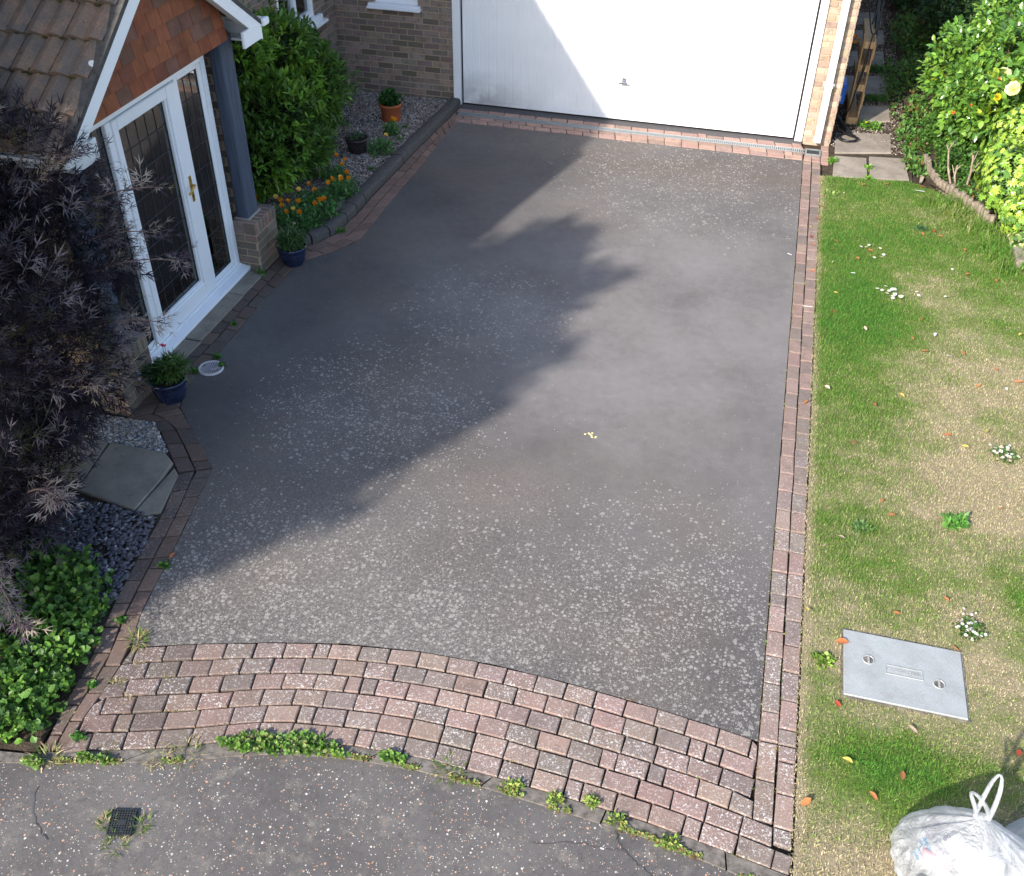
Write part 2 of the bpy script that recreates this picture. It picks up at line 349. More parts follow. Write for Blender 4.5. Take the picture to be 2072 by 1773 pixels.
LEAF = tpl_leaf(.36, 3, .8, .2, .15, .58); ROUND = tpl_leaf(.85, 3, .55, .12, .15, .55); OVAL = tpl_leaf(.55, 3, .7, .22, .14, .5)
STAR = tpl_star(); SPRIG = tpl_sprig(rng); THIN = tpl_leaf(.14, 2, .8, .2, .3)
def inst(mb, tpl, P, D, UP, L, col, mi=0, smooth=False):
    V0, F0 = tpl; N = len(P); D = D/(np.linalg.norm(D, axis=1)[:, None]+1e-9)
    X = np.cross(D, UP); X /= np.linalg.norm(X, axis=1)[:, None]+1e-9; Z = np.cross(X, D); L = np.broadcast_to(L, (N,))
    V = P[:, None]+L[:, None, None]*(V0[None, :, 0:1]*X[:, None]+V0[None, :, 1:2]*D[:, None]+V0[None, :, 2:3]*Z[:, None])
    F = (np.arange(N)[:, None, None]*len(V0)+F0[None]).reshape(-1, F0.shape[1])
    mb.add(V.reshape(-1, 3), F, np.repeat(col, len(V0), axis=0), mi, smooth)
def rvec(n, s=1.): return rng.normal(size=(n, 3))*s
def palette(n, cols, wts=None, var=.18):
    cols = np.array(cols); i = rng.choice(len(cols), n, p=wts); return np.clip(cols[i]*(1+rng.normal(size=(n, 1))*var), .002, 1)
def shell(blobs, n, rmin=.55, gap=.0, f=3., zmin=.02, up=.35, amp=.16):
    Ps = []; Ds = []; vol = np.array([b[1][0]*b[1][1]*b[1][2] for b in blobs])**.67; vol /= vol.sum()
    for (c, r), k in zip(blobs, vol):
        m = int(n*k*1.5)+5; d = rvec(m); d /= np.linalg.norm(d, axis=1)[:, None]; rr = rng.uniform(rmin**2, 1.05, m)**.5
        p = np.array(c)+d*np.array(r)*(rr*(1+amp*vn(d*2.2+np.array(c), 1.3)))[:, None]
        keep = (p[:, 2] > zmin) & (vn(p, f) > gap-.55); Ps.append(p[keep]); Ds.append((d+np.array([0, 0, up]))[keep])
    P = np.vstack(Ps); D = np.vstack(Ds); i = rng.permutation(len(P))[:n]; return P[i], D[i]
def rosettes(mb, tpl, P, D, m, L, spread, cols, wts=None, mi=0, jl=.25, upb=.3):
    N = len(P); D = D/np.linalg.norm(D, axis=1)[:, None]
    base = palette(N, cols, wts, .15)
    for k in range(m):
        d = D+rvec(N, spread); d /= np.linalg.norm(d, axis=1)[:, None]
        off = D*rng.uniform(-.5, .3, (N, 1))*np.array(L).mean()
        inst(mb, tpl, P+off, d+np.array([0, 0, upb*.2]), np.array([0, 0, 1.])+rvec(N, .35), rng.uniform(*L, N)*(1+rng.uniform(-jl, jl, N)), base*rng.uniform(.8, 1.2, (N, 1)), mi)
def branches(mb, base, tips, r0=.03, n=5, col=(.12, .09, .07), sag=.1, mi=0):
    for t in tips:
        t = np.asarray(t, float); b = np.asarray(base, float)+rng.normal(size=3)*[.03, .03, 0]; k = np.linspace(0, 1, 6)[:, None]
        P = b+(t-b)*k+np.sin(k*np.pi)*np.array([0, 0, sag])*np.linalg.norm(t-b)+rng.normal(size=(6, 3))*.015*(k > 0)
        mb.tube(P, np.linspace(r0, r0*.25, 6), n, col, mi, False)

# ================================================================== GROUND AND PAVING
def sheet(name, pts, z, mat, kind='structure', **k):
    mb = MB(); mb.poly(pts, z); o = mb.build(name, mat, kind=kind, **k); return o
sheet('ground', [(-60, -60), (60, -60), (60, 60), (-60, 60)], -.035, 'soil')
ARC_IN = [(.69, -9.186), (1.056, -9.06), (1.513, -8.924), (1.923, -8.825), (2.377, -8.762), (2.836, -8.742), (3.293, -8.757), (3.737, -8.793), (4.11, -8.831), (4.39, -8.874)]
ARC_OUT = [(.72, -9.93), (1.0, -9.845), (1.283, -9.755), (1.55, -9.64), (1.8, -9.55), (2.25, -9.485), (2.61, -9.462), (2.98, -9.466), (3.45, -9.492), (3.85, -9.52), (4.236, -9.568), (4.60, -9.625)]
DRIVE = [(.09, -.60), (4.40, -.60), (4.40, -8.874)]+ARC_IN[::-1][1:]+[(.62, -9.036), (.565, -8.705), (.48, -8.18), (.36, -7.545), (-.236, -6.943), (-.33, -6.68), (-.33, -6.4), (-.31, -6.2), (-.31, -5.84), (-.32, -5.39), (-.31, -4.50), (-.266, -4.45), (-.061, -4.204), (.062, -3.995), (.10, -3.35), (.09, -3.04), (.11, -2.2), (.10, -1.4)]
sheet('driveway', DRIVE, 0.0, 'drive')
# pavement with a few cracks
mb = MB(); outer = [(-.4, -10.3), (.42, -10.075)]+[(.75, -9.99), (1.05, -9.905), (1.314, -9.83), (1.6, -9.72), (1.857, -9.63), (2.25, -9.56), (2.63, -9.535), (3.0, -9.54), (3.46, -9.57), (3.86, -9.60), (4.243, -9.66), (4.63, -9.73), (5.6, -9.98), (9, -10.9)]
mb.poly([(-30, -16)]+[(-30, -10.3)]+outer+[(30, -14), (30, -30), (-30, -30)], -.012)
def crack(pts, wd=.006):
    P = []
    for a, b in zip(pts[:-1], pts[1:]):
        for t in np.linspace(0, 1, 9)[:-1]: P.append((a[0]+(b[0]-a[0])*t+random.uniform(-.008, .008), a[1]+(b[1]-a[1])*t+random.uniform(-.008, .008)))
    for a, b in zip(P[:-1], P[1:]):
        d = np.array(b)-a; L = np.linalg.norm(d)+1e-6; nn = np.array([-d[1], d[0]])/L*wd*random.uniform(.3, .7)
        mb.add([(a[0]-nn[0], a[1]-nn[1], -.0085), (b[0]-nn[0], b[1]-nn[1], -.0085), (b[0]+nn[0], b[1]+nn[1], -.0085), (a[0]+nn[0], a[1]+nn[1], -.0085)], np.array([(0, 1, 2, 3)]), (0, 0, 0), 1)
crack([(3.72, -9.60), (3.78, -9.70), (3.95, -9.80), (4.05, -9.84), (4.3, -9.83)]); crack([(3.78, -9.70), (3.55, -9.72), (3.3, -9.78)], .004); crack([(.7, -10.15), (.78, -10.3), (.95, -10.42)], .004)
mb.poly([(-30, -10.6), (.30, -10.11), (.40, -10.085), (.52, -10.35), (.55, -10.55), (-3, -14)], -.009, mi=2)
MT['brownpath'] = m_plain('brown_path', (.085, .068, .055), .95, .2, 30, .5)
mb.build('pavement', ['pavement', 'dark', 'brownpath'], kind='structure')
# edging kerb between paving and pavement
def resamp(P, n):
    P = np.array(P, float); d = np.r_[0, np.cumsum(np.linalg.norm(np.diff(P, axis=0), axis=1))]; t = np.linspace(0, d[-1], n)
    return np.stack([np.interp(t, d, P[:, i]) for i in range(P.shape[1])], -1), d[-1]
mb = MB(); a, _ = resamp([(.60, -9.965)]+ARC_OUT, 300); 
b, _ = resamp(outer[1:14], 300)
for i in range(0, 299):
    if i % 46 == 45: a[i+1] = a[i]*.4+a[i+1]*.6; b[i+1] = b[i]*.4+b[i+1]*.6; continue
    q = [a[i], a[i+1], b[i+1], b[i]]; mb.add([(x, y, z) for z in (-.03, -.002) for x, y in q], np.array([(4, 5, 6, 7), (2, 3, 7, 6), (0, 1, 5, 4)]), (.5, .5, .5))
mb.poly([(-6, -10.9), (-6, -10.98), (.40, -10.075), (.58, -10.03), (.58, -9.985), (.36, -10.02)], .001)
mb.build('kerb', 'edging', kind='structure')

BR = [(.235, .165, .138), (.215, .158, .134), (.25, .17, .142), (.19, .148, .128), (.255, .18, .148), (.175, .138, .12)]
def pave(mb, outer, inner, rows, L, cols=BR, lich=.5, shade=None, z=.005, lim=None, stag=.5, halves=.06):
    N = 240; A, la = resamp(outer, N); B, lb = resamp(inner, N)
    def Pt(s, f): s = min(max(s, 0), 1)*(N-1); i = min(int(s), N-2); k = s-i; a = A[i]*(1-k)+A[i+1]*k; b = B[i]*(1-k)+B[i+1]*k; return a*(1-f)+b*f
    for r in range(rows):
        f0, f1 = r/rows, (r+1)/rows; ln = la*(1-f0)+lb*f0; n = max(1, round(ln/L)); st = 1/n
        s = -st*((r*stag) % 1)-random.uniform(0, .1)*st*(rows > 3)
        wd = np.linalg.norm(A[120]-B[120])/rows; g = .0045/(wd*rows)
        while s < 1-1e-6:
            step = st*(.5 if random.random() < halves else 1)*(1+random.uniform(-.02, .02))
            e = s+step; s0, e0 = max(s, 0), min(e, 1)
            if 1-e0 < .25*st: e0 = e = 1
            if (e0-s0)*ln > .03:
                gs = .0042/ln
                gg = g*(1.45 if rows == 6 else 1); q = [Pt(s0+gs, f0+gg), Pt(e0-gs, f0+gg), Pt(e0-gs, f1-gg), Pt(s0+gs, f1-gg)]
                q = [p+rng.normal(size=2)*.0018 for p in q]; c = np.mean(q, 0)
                if lim is None or lim(c, r, q):
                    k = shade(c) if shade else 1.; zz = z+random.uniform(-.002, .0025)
                    lc = lich(c) if callable(lich) else lich
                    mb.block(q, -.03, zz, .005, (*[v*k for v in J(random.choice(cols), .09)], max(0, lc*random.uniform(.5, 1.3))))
            s = e
mb = MB()
CBED = (.16, .11, .085)
def lch(c): return min(1.1, .6+.35*max(0, c[0]-.8)/3.5)
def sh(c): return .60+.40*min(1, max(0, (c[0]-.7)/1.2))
def limarc(c, r, q):     # rows run from the kerb (0) to the asphalt (5)
    xm = {0: 4.612, 1: 4.505, 2: 4.398, 3: 4.398, 4: 4.398, 5: 4.398}[r]
    for p in q: p[0] = max(min(p[0], xm), .70)
    return max(p[0] for p in q)-min(p[0] for p in q) > .035
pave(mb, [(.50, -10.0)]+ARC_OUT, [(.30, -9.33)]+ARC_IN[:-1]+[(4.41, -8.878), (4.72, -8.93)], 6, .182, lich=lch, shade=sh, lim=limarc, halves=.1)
pave(mb, [(4.403, -8.86), (4.403, -.60)], [(4.612, -8.86), (4.612, -.60)], 2, .205, lich=lambda c: max(.1, min(.9, (-c[1]-5)/4)), halves=.02)
pave(mb, [(4.403, -9.36), (4.403, -8.865)], [(4.507, -9.36), (4.507, -8.865)], 1, .2, lich=.9)
pave(mb, [(4.51, -9.47), (4.51, -8.865)], [(4.612, -9.48), (4.612, -8.865)], 1, .2, lich=.9)
PINK = [(.29, .19, .155), (.32, .21, .17), (.26, .18, .15), (.34, .225, .18)]
pave(mb, [(.0, -.15), (4.37, -.10)], [(.0, -.255), (4.40, -.25)], 1, .205, PINK, .15)
pave(mb, [(.02, -.375), (4.40, -.365)], [(.06, -.475), (4.40, -.465)], 1, .205, PINK, .15)
pave(mb, [(.06, -.48), (4.40, -.47)], [(.11, -.60), (4.40, -.60)], 1, .205, PINK, .2)
pave(mb, [(4.405, -.435), (4.405, -.60)], [(4.70, -.435), (4.70, -.60)], 3, .17, PINK, .2)
pave(mb, [(4.60, -.08), (4.60, -.43)], [(4.70, -.08), (4.70, -.43)], 1, .2, PINK, .2)
DB = [(.115, .08, .066), (.14, .095, .075), (.10, .078, .068), (.15, .105, .085)]; DB2 = [(.19, .12, .095), (.16, .105, .085), (.21, .135, .105)]
pave(mb, [(-.005, -.27), (-.078, -1.43), (-.143, -2.9), (-.153, -3.5), (-.192, -3.87), (-.30, -4.125)], [(.115, -.60), (.10, -1.4), (.11, -2.2), (.09, -3.04), (.10, -3.35), (.10, -3.85)], 2, .2, DB2, .12)
pave(mb, [(-.192, -3.87), (-.30, -4.125), (-.44, -4.29), (-.53, -4.36)], [(.10, -3.86), (-.061, -4.204), (-.266, -4.45), (-.315, -4.53)], 2, .19, DB2, .12)
pave(mb, [(-.53, -4.40), (-.54, -5.4), (-.56, -6.2), (-.57, -6.78)], [(-.315, -4.55), (-.32, -5.39), (-.31, -6.1), (-.33, -6.68)], 2, .2, DB, .08)
pave(mb, [(-.575, -6.80), (-.57, -7.19)], [(-.34, -6.70), (-.24, -6.94)], 2, .2, DB, .08)
pave(mb, [(-.57, -7.2), (-.315, -7.175), (-.06, -7.45), (.14, -7.655)], [(-.24, -6.945), (-.235, -6.945), (.07, -7.24), (.36, -7.54)], 2, .2, DB, .08)
pave(mb, [(.15, -7.67), (.262, -8.1), (.305, -8.4), (.39, -8.9), (.44, -9.10), (.50, -9.35), (.55, -9.7), (.60, -9.95)], [(.362, -7.55), (.48, -8.18), (.565, -8.705), (.62, -9.03), (.69, -9.20), (.71, -9.45), (.70, -9.7), (.715, -9.92)], 2, .2, DB, .2)
mb.build('block_paving', 'paver', kind='structure')
mb = MB(); n_ = 900; yy = rng.uniform(-9.3, -.6, n_); xx = np.where(rng.uniform(size=n_) < .6, 4.403, np.where(rng.uniform(size=n_) < .5, 4.507, 4.61))+rng.normal(size=n_)*.004
P = np.c_[xx, yy, np.full(n_, .002)]; k = vn(P, 4.) > -.1; P = P[k]; inst(mb, THIN if 0 else ROUND, P, np.c_[rng.normal(size=(len(P), 2)), np.full(len(P), .5)], np.tile((0, 0, 1.), (len(P), 1))+rvec(len(P), .3), rng.uniform(.006, .015, len(P)), palette(len(P), [(.13, .2, .04), (.3, .27, .08), (.16, .09, .04)]))
n_ = 1500; A_, _ = resamp(ARC_IN, 600); B_, _ = resamp(ARC_OUT, 600); i_ = rng.integers(0, 600, n_); f_ = rng.integers(0, 7, n_)[:, None]/6; q_ = A_[i_]*(1-f_)+B_[i_]*f_+rng.normal(size=(n_, 2))*.003
P = np.c_[q_, np.full(n_, .001)]; P = P[(vn(P, 5.) > .15) & (q_[:, 0] < 4.39)]; inst(mb, ROUND, P, np.c_[rng.normal(size=(len(P), 2)), np.full(len(P), .4)], np.tile((0, 0, 1.), (len(P), 1))+rvec(len(P), .3), rng.uniform(.005, .013, len(P)), palette(len(P), [(.14, .2, .04), (.22, .12, .05), (.3, .26, .1)]))
O_, _ = resamp(outer[1:14], 900); n_ = 5200; i_ = rng.integers(0, 900, n_); q_ = O_[i_]+rng.normal(size=(n_, 2))*np.array([.01, .008])+np.array([0, .006])
P = np.c_[q_, np.full(n_, .002)]; P = P[(vn(P, 3.) > .05) | (vn(P+5, 9.) > .35)]; inst(mb, ROUND, P, np.c_[rng.normal(size=(len(P), 2)), np.full(len(P), .6)], np.tile((0, 0, 1.), (len(P), 1))+rvec(len(P), .3), rng.uniform(.007, .019, len(P)), palette(len(P), [(.15, .26, .05), (.28, .30, .08), (.22, .13, .06), (.36, .30, .13)], [.35, .25, .2, .2]))
mb.build('moss', 'leaf', kind='stuff', label='tiny moss and seedlings growing in the joints of the block paving', cat='moss')
# garage threshold strip
mb = MB(); mb.bbox(-.11, 4.37, -.15, .03, -.03, .006, .004); mb.build('threshold', 'dark', kind='structure')
# raised black kerb round the gravel bed
mb = MB(); ko = [(-.005, -.05), (-.013, -.27), (-.086, -1.43), (-.13, -2.4), (-.155, -2.9), (-.162, -3.5), (-.20, -3.87), (-.306, -4.12), (-.45, -4.30), (-.55, -4.40)]
A, la = resamp(ko, 241); T = np.gradient(A, axis=0); T /= np.linalg.norm(T, axis=1)[:, None]; NN = np.stack([T[:, 1], -T[:, 0]], -1)
s = 0.
while s < la-.02:
    Lb = .98 if s < 2.8 else .12
    e = min(s+Lb, la); i0 = int(s/la*240); i1 = max(i0+1, int((e-.008)/la*240)); ii = np.unique(np.linspace(i0, i1, 5).astype(int))
    pr = [(.0, -.03), (.0, .062), (.008, .085), (.028, .097), (.115, .1), (.128, .092), (.135, .02)]
    V = [(A[i][0]+NN[i][0]*o, A[i][1]+NN[i][1]*o, z) for i in ii for o, z in pr]; k = len(pr)
    F = [(j*k+m, j*k+m+1, (j+1)*k+m+1, (j+1)*k+m) for j in range(len(ii)-1) for m in range(k-1)]
    mb.add(V, np.array(F), (.5, .5, .5), 0, True); mb.add(V[:k], [list(range(k))]); mb.add(V[-k:], [list(range(k))[::-1]]); s = e
mb.build('raised_kerb', 'kerb', kind='structure')
# beds
GB = [(-1.68, 0)]+[(-.155, 0), (-.16, -.27), (-.235, -1.43), (-.28, -2.4), (-.305, -2.9), (-.31, -3.5), (-.33, -3.8), (-.42, -4.02), (-.56, -4.2), (-.62, -4.36)]+[(-1.68, -4.5)]
sheet('gravel_bed', GB, .025, 'soil')
sheet('soil_bed', [(-6, -7.14), (-.30, -7.17), (-.05, -7.45), (.15, -7.67), (.262, -8.1), (.305, -8.4), (.39, -8.9), (.44, -9.10), (.50, -9.35), (.55, -9.7), (.57, -9.97), (-6, -10.9)], -.006, 'soil')
def inside(P, poly):
    x, y = P[:, 0], P[:, 1]; c = np.zeros(len(P), bool); n = len(poly)
    for i in range(n):
        x1, y1 = poly[i]; x2, y2 = poly[(i+1) % n]
        if y1 == y2: continue
        c ^= ((y1 > y) != (y2 > y)) & (x < (x2-x1)*(y-y1)/(y2-y1)+x1)
    return c
OCT = (np.array([(1, 0, 0), (.7, .7, .1), (0, 1, 0), (-.7, .7, -.1), (-1, 0, 0), (-.7, -.7, .1), (0, -1, 0), (.7, -.7, -.1), (0, 0, 1.), (0, 0, -1.)], float),
       np.array([(i, (i+1) % 8, 8) for i in range(8)]+[((i+1) % 8, i, 9) for i in range(8)]))
def stones(name, poly, n, sz, cols, wts, z, label, flat=.5):
    P = np.array(poly); lo, hi = P.min(0), P.max(0); q = rng.uniform(lo, hi, (n, 2)); q = q[inside(q, poly)]; m = len(q)
    V0, F0 = OCT; mb = MB(); s = rng.uniform(*sz, m); sc = np.stack([s, s*rng.uniform(.55, .9, m), s*rng.uniform(flat*.6, flat, m)], -1)
    a = rng.uniform(0, 6.28, m); V = V0[None]*sc[:, None]*(1+rng.normal(size=(m, 10, 1))*.12)
    tl = rng.normal(size=(m, 2))*.35; V[..., 2] += V[..., 0]*tl[:, :1]+V[..., 1]*tl[:, 1:]
    c, s_ = np.cos(a)[:, None], np.sin(a)[:, None]; X = V[..., 0]*c-V[..., 1]*s_; Y = V[..., 0]*s_+V[..., 1]*c
    V = np.stack([X+q[:, :1], Y+q[:, 1:], V[..., 2]+z+rng.uniform(0, .012, (m, 1))], -1)
    mb.add(V.reshape(-1, 3), (np.arange(m)[:, None, None]*10+F0[None]).reshape(-1, 3), np.repeat(palette(m, cols, wts, .15), 10, axis=0), 0, True)
    return mb.build(name, 'stone', kind='stuff', label=label, cat='gravel')
GC = [(.40, .36, .32), (.28, .24, .21), (.20, .16, .14), (.55, .52, .48), (.30, .21, .15), (.13, .12, .13)]
stones('gravel', GB, 42000, (.009, .017), GC, [.25, .25, .2, .1, .12, .08], .032, 'brown and cream gravel filling the bed beside the garage wall')
stones('porch_gravel', [(-.95, -7.20), (-.33, -7.185), (-.05, -7.47), (-.05, -7.49), (-.53, -7.485), (-.95, -7.5)], 5200, (.008, .016), [(.42, .40, .36), (.22, .22, .24), (.14, .14, .18), (.6, .58, .55), (.3, .23, .17)], [.3, .2, .2, .15, .15], .0, 'small pale gravel patch beside the left brick pier')
stones('slate_chippings', [(-.5, -8.1), (.25, -8.12), (.30, -8.4), (.39, -8.9), (.3, -8.95), (-.5, -9.0)], 2300, (.012, .026), [(.10, .10, .12), (.13, .12, .14), (.17, .16, .17), (.45, .44, .42)], [.42, .35, .19, .04], .002, 'dark slate chippings beside the brick edging')
# ------------------------------------------------------------------ lawn
LAWN = [(4.618, -.98), (5.62, -.86), (5.80, -.98), (5.95, -1.12), (6.1, -1.35), (6.3, -1.8), (6.45, -2.3), (6.62, -2.7), (7.2, -4), (9.5, -4.5), (9.5, -10.6), (6.5, -10.2), (5.4, -9.95), (4.72, -9.75), (4.63, -9.70)]
def turf(P):
    x, y = P[:, 0], P[:, 1]; n1 = vn(P, 1.5); n2 = vn(P+9, 5.); n3 = vn(P+3, 14.)
    dx = x-4.62
    g = .72+.16*n1+.22*n2+.20*n3
    near = np.clip((-y-4.9)/2.2, 0, 1)
    g -= .40*near; g -= .50*np.clip((dx-.55)/.6, 0, 1)*np.clip((-y-2.2)/1.5, 0, 1)*(1-.55*near)
    g += .55*np.exp(-(((x-5.15)/.42)**2+((y+8.93)/.28)**2)); g += .35*np.exp(-(((x-4.95)/.35)**2+((y+3.9)/.9)**2))
    g += .4*np.exp(-(((x-6.0)/.2)**2+((y+7.4)/.5)**2)); g += .3*np.exp(-(((x-6.35)/.4)**2+((y+3.2)/.5)**2))
    for c, r, k in (((5.2, -8.18), (.50, .36), .42), ((5.35, -5.6), (.5, .5), .16), ((5.0, -9.45), (.3, .35), .35), ((5.6, -6.2), (.25, .2), .3), ((5.9, -6.8), (.3, .2), .2)):
        g -= k*np.exp(-(((x-c[0])/r[0])**2+((y-c[1])/r[1])**2))
    g -= .5*np.clip(1-dx/.06, 0, 1)
    return np.clip(g, 0, 1)
def turfcol(g):
    g = g[:, None]; a = np.array([.52, .43, .28]); b = np.array([.19, .27, .055]); c = np.array([.075, .22, .026])
    return np.where(g < .5, a+(b-a)*g*2, b+(c-b)*(g-.5)*2)
mb = MB(); gx = np.arange(4.618, 9.6, .05); gy = np.arange(-10.6, -.85, .05); X, Y = np.meshgrid(gx, gy); P = np.stack([X.ravel(), Y.ravel()], -1)
Z = .0+.006*vn(P, 4.); V = np.c_[P, Z]; nx = len(gx); q = (np.arange(len(gy)-1)[:, None]*nx+np.arange(nx-1)).ravel(); F = np.stack([q, q+1, q+nx+1, q+nx], -1)
cc = (P[F[:, 0]]+.025); F = F[inside(cc, LAWN)]
mb.add(V, F, turfcol(turf(P)*.8)*.5, 0, True); mb.build('lawn', 'attr', kind='structure')
MAN = (4.860, 5.550, -8.430, -7.925)
def grass(name, n, poly, h, wd, label, dens=None, z=0., lo=None, hi=None, colf=None):
    PP = np.array(poly); lo = PP.min(0) if lo is None else np.array(lo); hi = PP.max(0) if hi is None else np.array(hi)
    q = rng.uniform(lo, hi, (n, 2)); q = q[inside(q, poly)]
    e = -.003; q = q[~((q[:, 0] > MAN[0]-e) & (q[:, 0] < MAN[1]+e) & (q[:, 1] > MAN[2]-e) & (q[:, 1] < MAN[3]+e))]
    if dens is not None: q = q[rng.uniform(size=len(q)) < dens(q)]
    m = len(q); g = np.clip(turf(q)+rng.normal(size=m)*.22, 0, 1); col = turfcol(g)*rng.uniform(.65, 1.35, (m, 1)) if colf is None else colf(m)
    H = rng.uniform(*h, m)*(.65+.6*g); a = rng.uniform(0, 6.28, m); ln = rng.uniform(.3, 1.3, m)
    d = np.stack([np.cos(a), np.sin(a)], -1); pp = np.stack([-d[:, 1], d[:, 0]], -1)*(rng.uniform(*wd, m)/2)[:, None]
    B = np.c_[q, np.full(m, z)]; M1 = np.c_[q+d*(H*ln*.35)[:, None], z+H*.6]; T_ = np.c_[q+d*(H*ln)[:, None], z+H*rng.uniform(.65, .95, m)]
    o = np.c_[pp, np.zeros(m)]; V = np.stack([B-o, B+o, M1+o*.8, M1-o*.8, T_], 1).reshape(-1, 3); k = np.arange(m)[:, None]*5
    mb = MB(); c5 = np.repeat(col, 5, axis=0); mb.V.append(V); mb.C.append(np.c_[c5, np.ones(len(c5))]); mb.n = len(V)
    mb.F = [k+np.array([[0, 1, 2, 3]]), k+np.array([[3, 2, 4]])]; mb.MI = [0]*(2*m); mb.SM = [False]*(2*m)
    return mb.build(name, 'grassm', kind='stuff', label=label, cat='grass')
VIS = [(4.598, -1.0), (5.62, -.88), (6.3, -1.8), (6.6, -2.6), (6.75, -3), (6.5, -4.5), (6.3, -6.5), (6.1, -8), (5.95, -9.7), (4.70, -9.74), (4.60, -9.68)]
grass('lawn_grass', 260000, VIS, (.012, .032), (.0022, .0046), 'patchy green and straw coloured mown grass of the lawn')
grass('coarse_grass', 5200, [(5.75, -1.35), (6.15, -1.3), (6.55, -2.3), (6.9, -2.9), (6.3, -2.9), (6.2, -2.2), (5.9, -1.7)], (.08, .16), (.005, .008), 'long coarse grass along the foot of the hedge')

# ================================================================== HOUSE AND GARAGE
def bricks(mb, O, u, n, W, H, holes=(), cols=None, z0=0., L=.215, C=.075, jt=.0065, sh=0, dark=.55):
    cols = cols or [(.265, .205, .165), (.225, .17, .14), (.30, .235, .185), (.20, .15, .125), (.29, .21, .165), (.25, .205, .17)]
    wv = (0, 0, 1); r = 0; z = z0
    while z < H:
        z1 = min(z+C, H); x = -(L/2 if (r+sh) % 2 else 0)
        while x < W:
            a, b = max(x, 0), min(x+L, W)
            segs = [(a, b)]
            for h in holes:
                if z1 > h[2]+.01 and z < h[3]-.01:
                    ns = []
                    for s0, s1 in segs:
                        if s1 <= h[0] or s0 >= h[1]: ns.append((s0, s1))
                        else:
                            if s0 < h[0]: ns.append((s0, h[0]))
                            if s1 > h[1]: ns.append((h[1], s1))
                    segs = ns
            for s0, s1 in segs:
                if s1-s0 > .025:
                    c = J(random.choice(cols), .13); e = .0
                    q = [(s0+jt, z+jt), (s1-jt, z+jt), (s1-jt, z1-jt), (s0+jt, z1-jt)]
                    if min(s1-s0, z1-z) > .03: mb.block(np.array(q)+rng.normal(size=(4, 2))*.0008, 0., .0075+random.uniform(-.001, .001), .003, (*c, dark), O, u, wv, n)
            x += L
        z += C; r += 1
LIT = [(.40, .30, .22), (.36, .26, .195), (.44, .34, .25), (.30, .22, .175), (.42, .29, .22), (.37, .30, .23)]  # paler copy of the wall brick, sunlight put into its colour
GA = [(.25, .19, .16), (.205, .16, .14), (.27, .21, .175), (.165, .125, .11), (.27, .195, .16), (.22, .185, .155), (.14, .12, .09), (.18, .15, .13)]
house = thing('brick_house', 'brick house with attached garage and wide white garage door', 'house', (1.5, 3, 0))
mb = MB()
bricks(mb, (-1.68, 0, 0), (1, 0, 0), (0, -1, 0), 1.575, 2.65, [(.545, 1.125, 1.175, 2.15)], GA, dark=.8)
bricks(mb, (4.37, 0, 0), (1, 0, 0), (0, -1, 0), .325, 2.65, (), LIT)
bricks(mb, (-.105, 0, 0), (1, 0, 0), (0, -1, 0), 4.475, 2.65, (), GA, 2.25)
bricks(mb, (4.70, 0, 0), (0, 1, 0), (1, 0, 0), 7.0, 2.65, (), LIT)
bricks(mb, (-1.68, -7.4, 0), (0, 1, 0), (1, 0, 0), 7.4, 3.7, [(5.82, 6.78, 1.13, 2.2), (1.2, 2.2, .1, 2.1)], GA, dark=.6)
bricks(mb, (-4.5, -8.2, 0), (1, 0, 0), (0, -1, 0), 2.8, 3.5, (), GA)
def mbox(*a): mb.box(*a, (.4, .4, .4), 1)
mbox(-1.68, -1.135, .0015, .25, -.1, 2.65); mbox(-.555, -.105, .0015, .25, -.1, 2.65); mbox(-1.135, -.555, .0015, .25, -.1, 1.175); mbox(-1.135, -.555, .0015, .25, 2.15, 2.65)
mbox(4.37, 4.698, .0015, .25, -.1, 2.65); mbox(-.105, 4.37, .0015, .25, 2.25, 2.65); mbox(4.45, 4.6985, .252, 7, -.1, 2.65)
mbox(-1.95, -1.6815, -7.4, -6.2, -.1, 3.7); mbox(-1.95, -1.6815, -5.2, -1.58, -.1, 3.7); mbox(-1.95, -1.6815, -.62, 0, -.1, 3.7)
mbox(-1.95, -1.6815, -1.58, -.62, -.1, 1.13); mbox(-1.95, -1.6815, -1.58, -.62, 2.2, 3.7); mbox(-1.95, -1.6815, -6.2, -5.2, 2.1, 3.7); mbox(-1.95, -1.6815, -6.2, -5.2, -.1, .1)
mbox(-4.5, -1.70, -8.1985, -7.402, -.1, 3.5); mbox(-7, -1.96, -7.39, 7, -.1, 3.7)
mb.build('wall', ['brick', 'mortar'], house)
# roof masses: unseen main roof, verge sloped for its shadow on the drive, garage roof
mb = MB(); pr = [(-8.76, 3.82), (-6.73, 4.71), (7, 4.71), (7, 3.68), (-8.76, 3.68)]
V = [(x, y, z) for x in (-8, -1.5) for y, z in pr]; mb.add(V, [[4, 3, 2, 1, 0], [5, 6, 7, 8, 9]]+[[i, (i+1) % 5, 5+(i+1) % 5, 5+i] for i in range(5)])
mb.box(-1.45, 4.85, -.06, 7, 2.66, 2.82); mb.build('roof', 'rooftile', house)
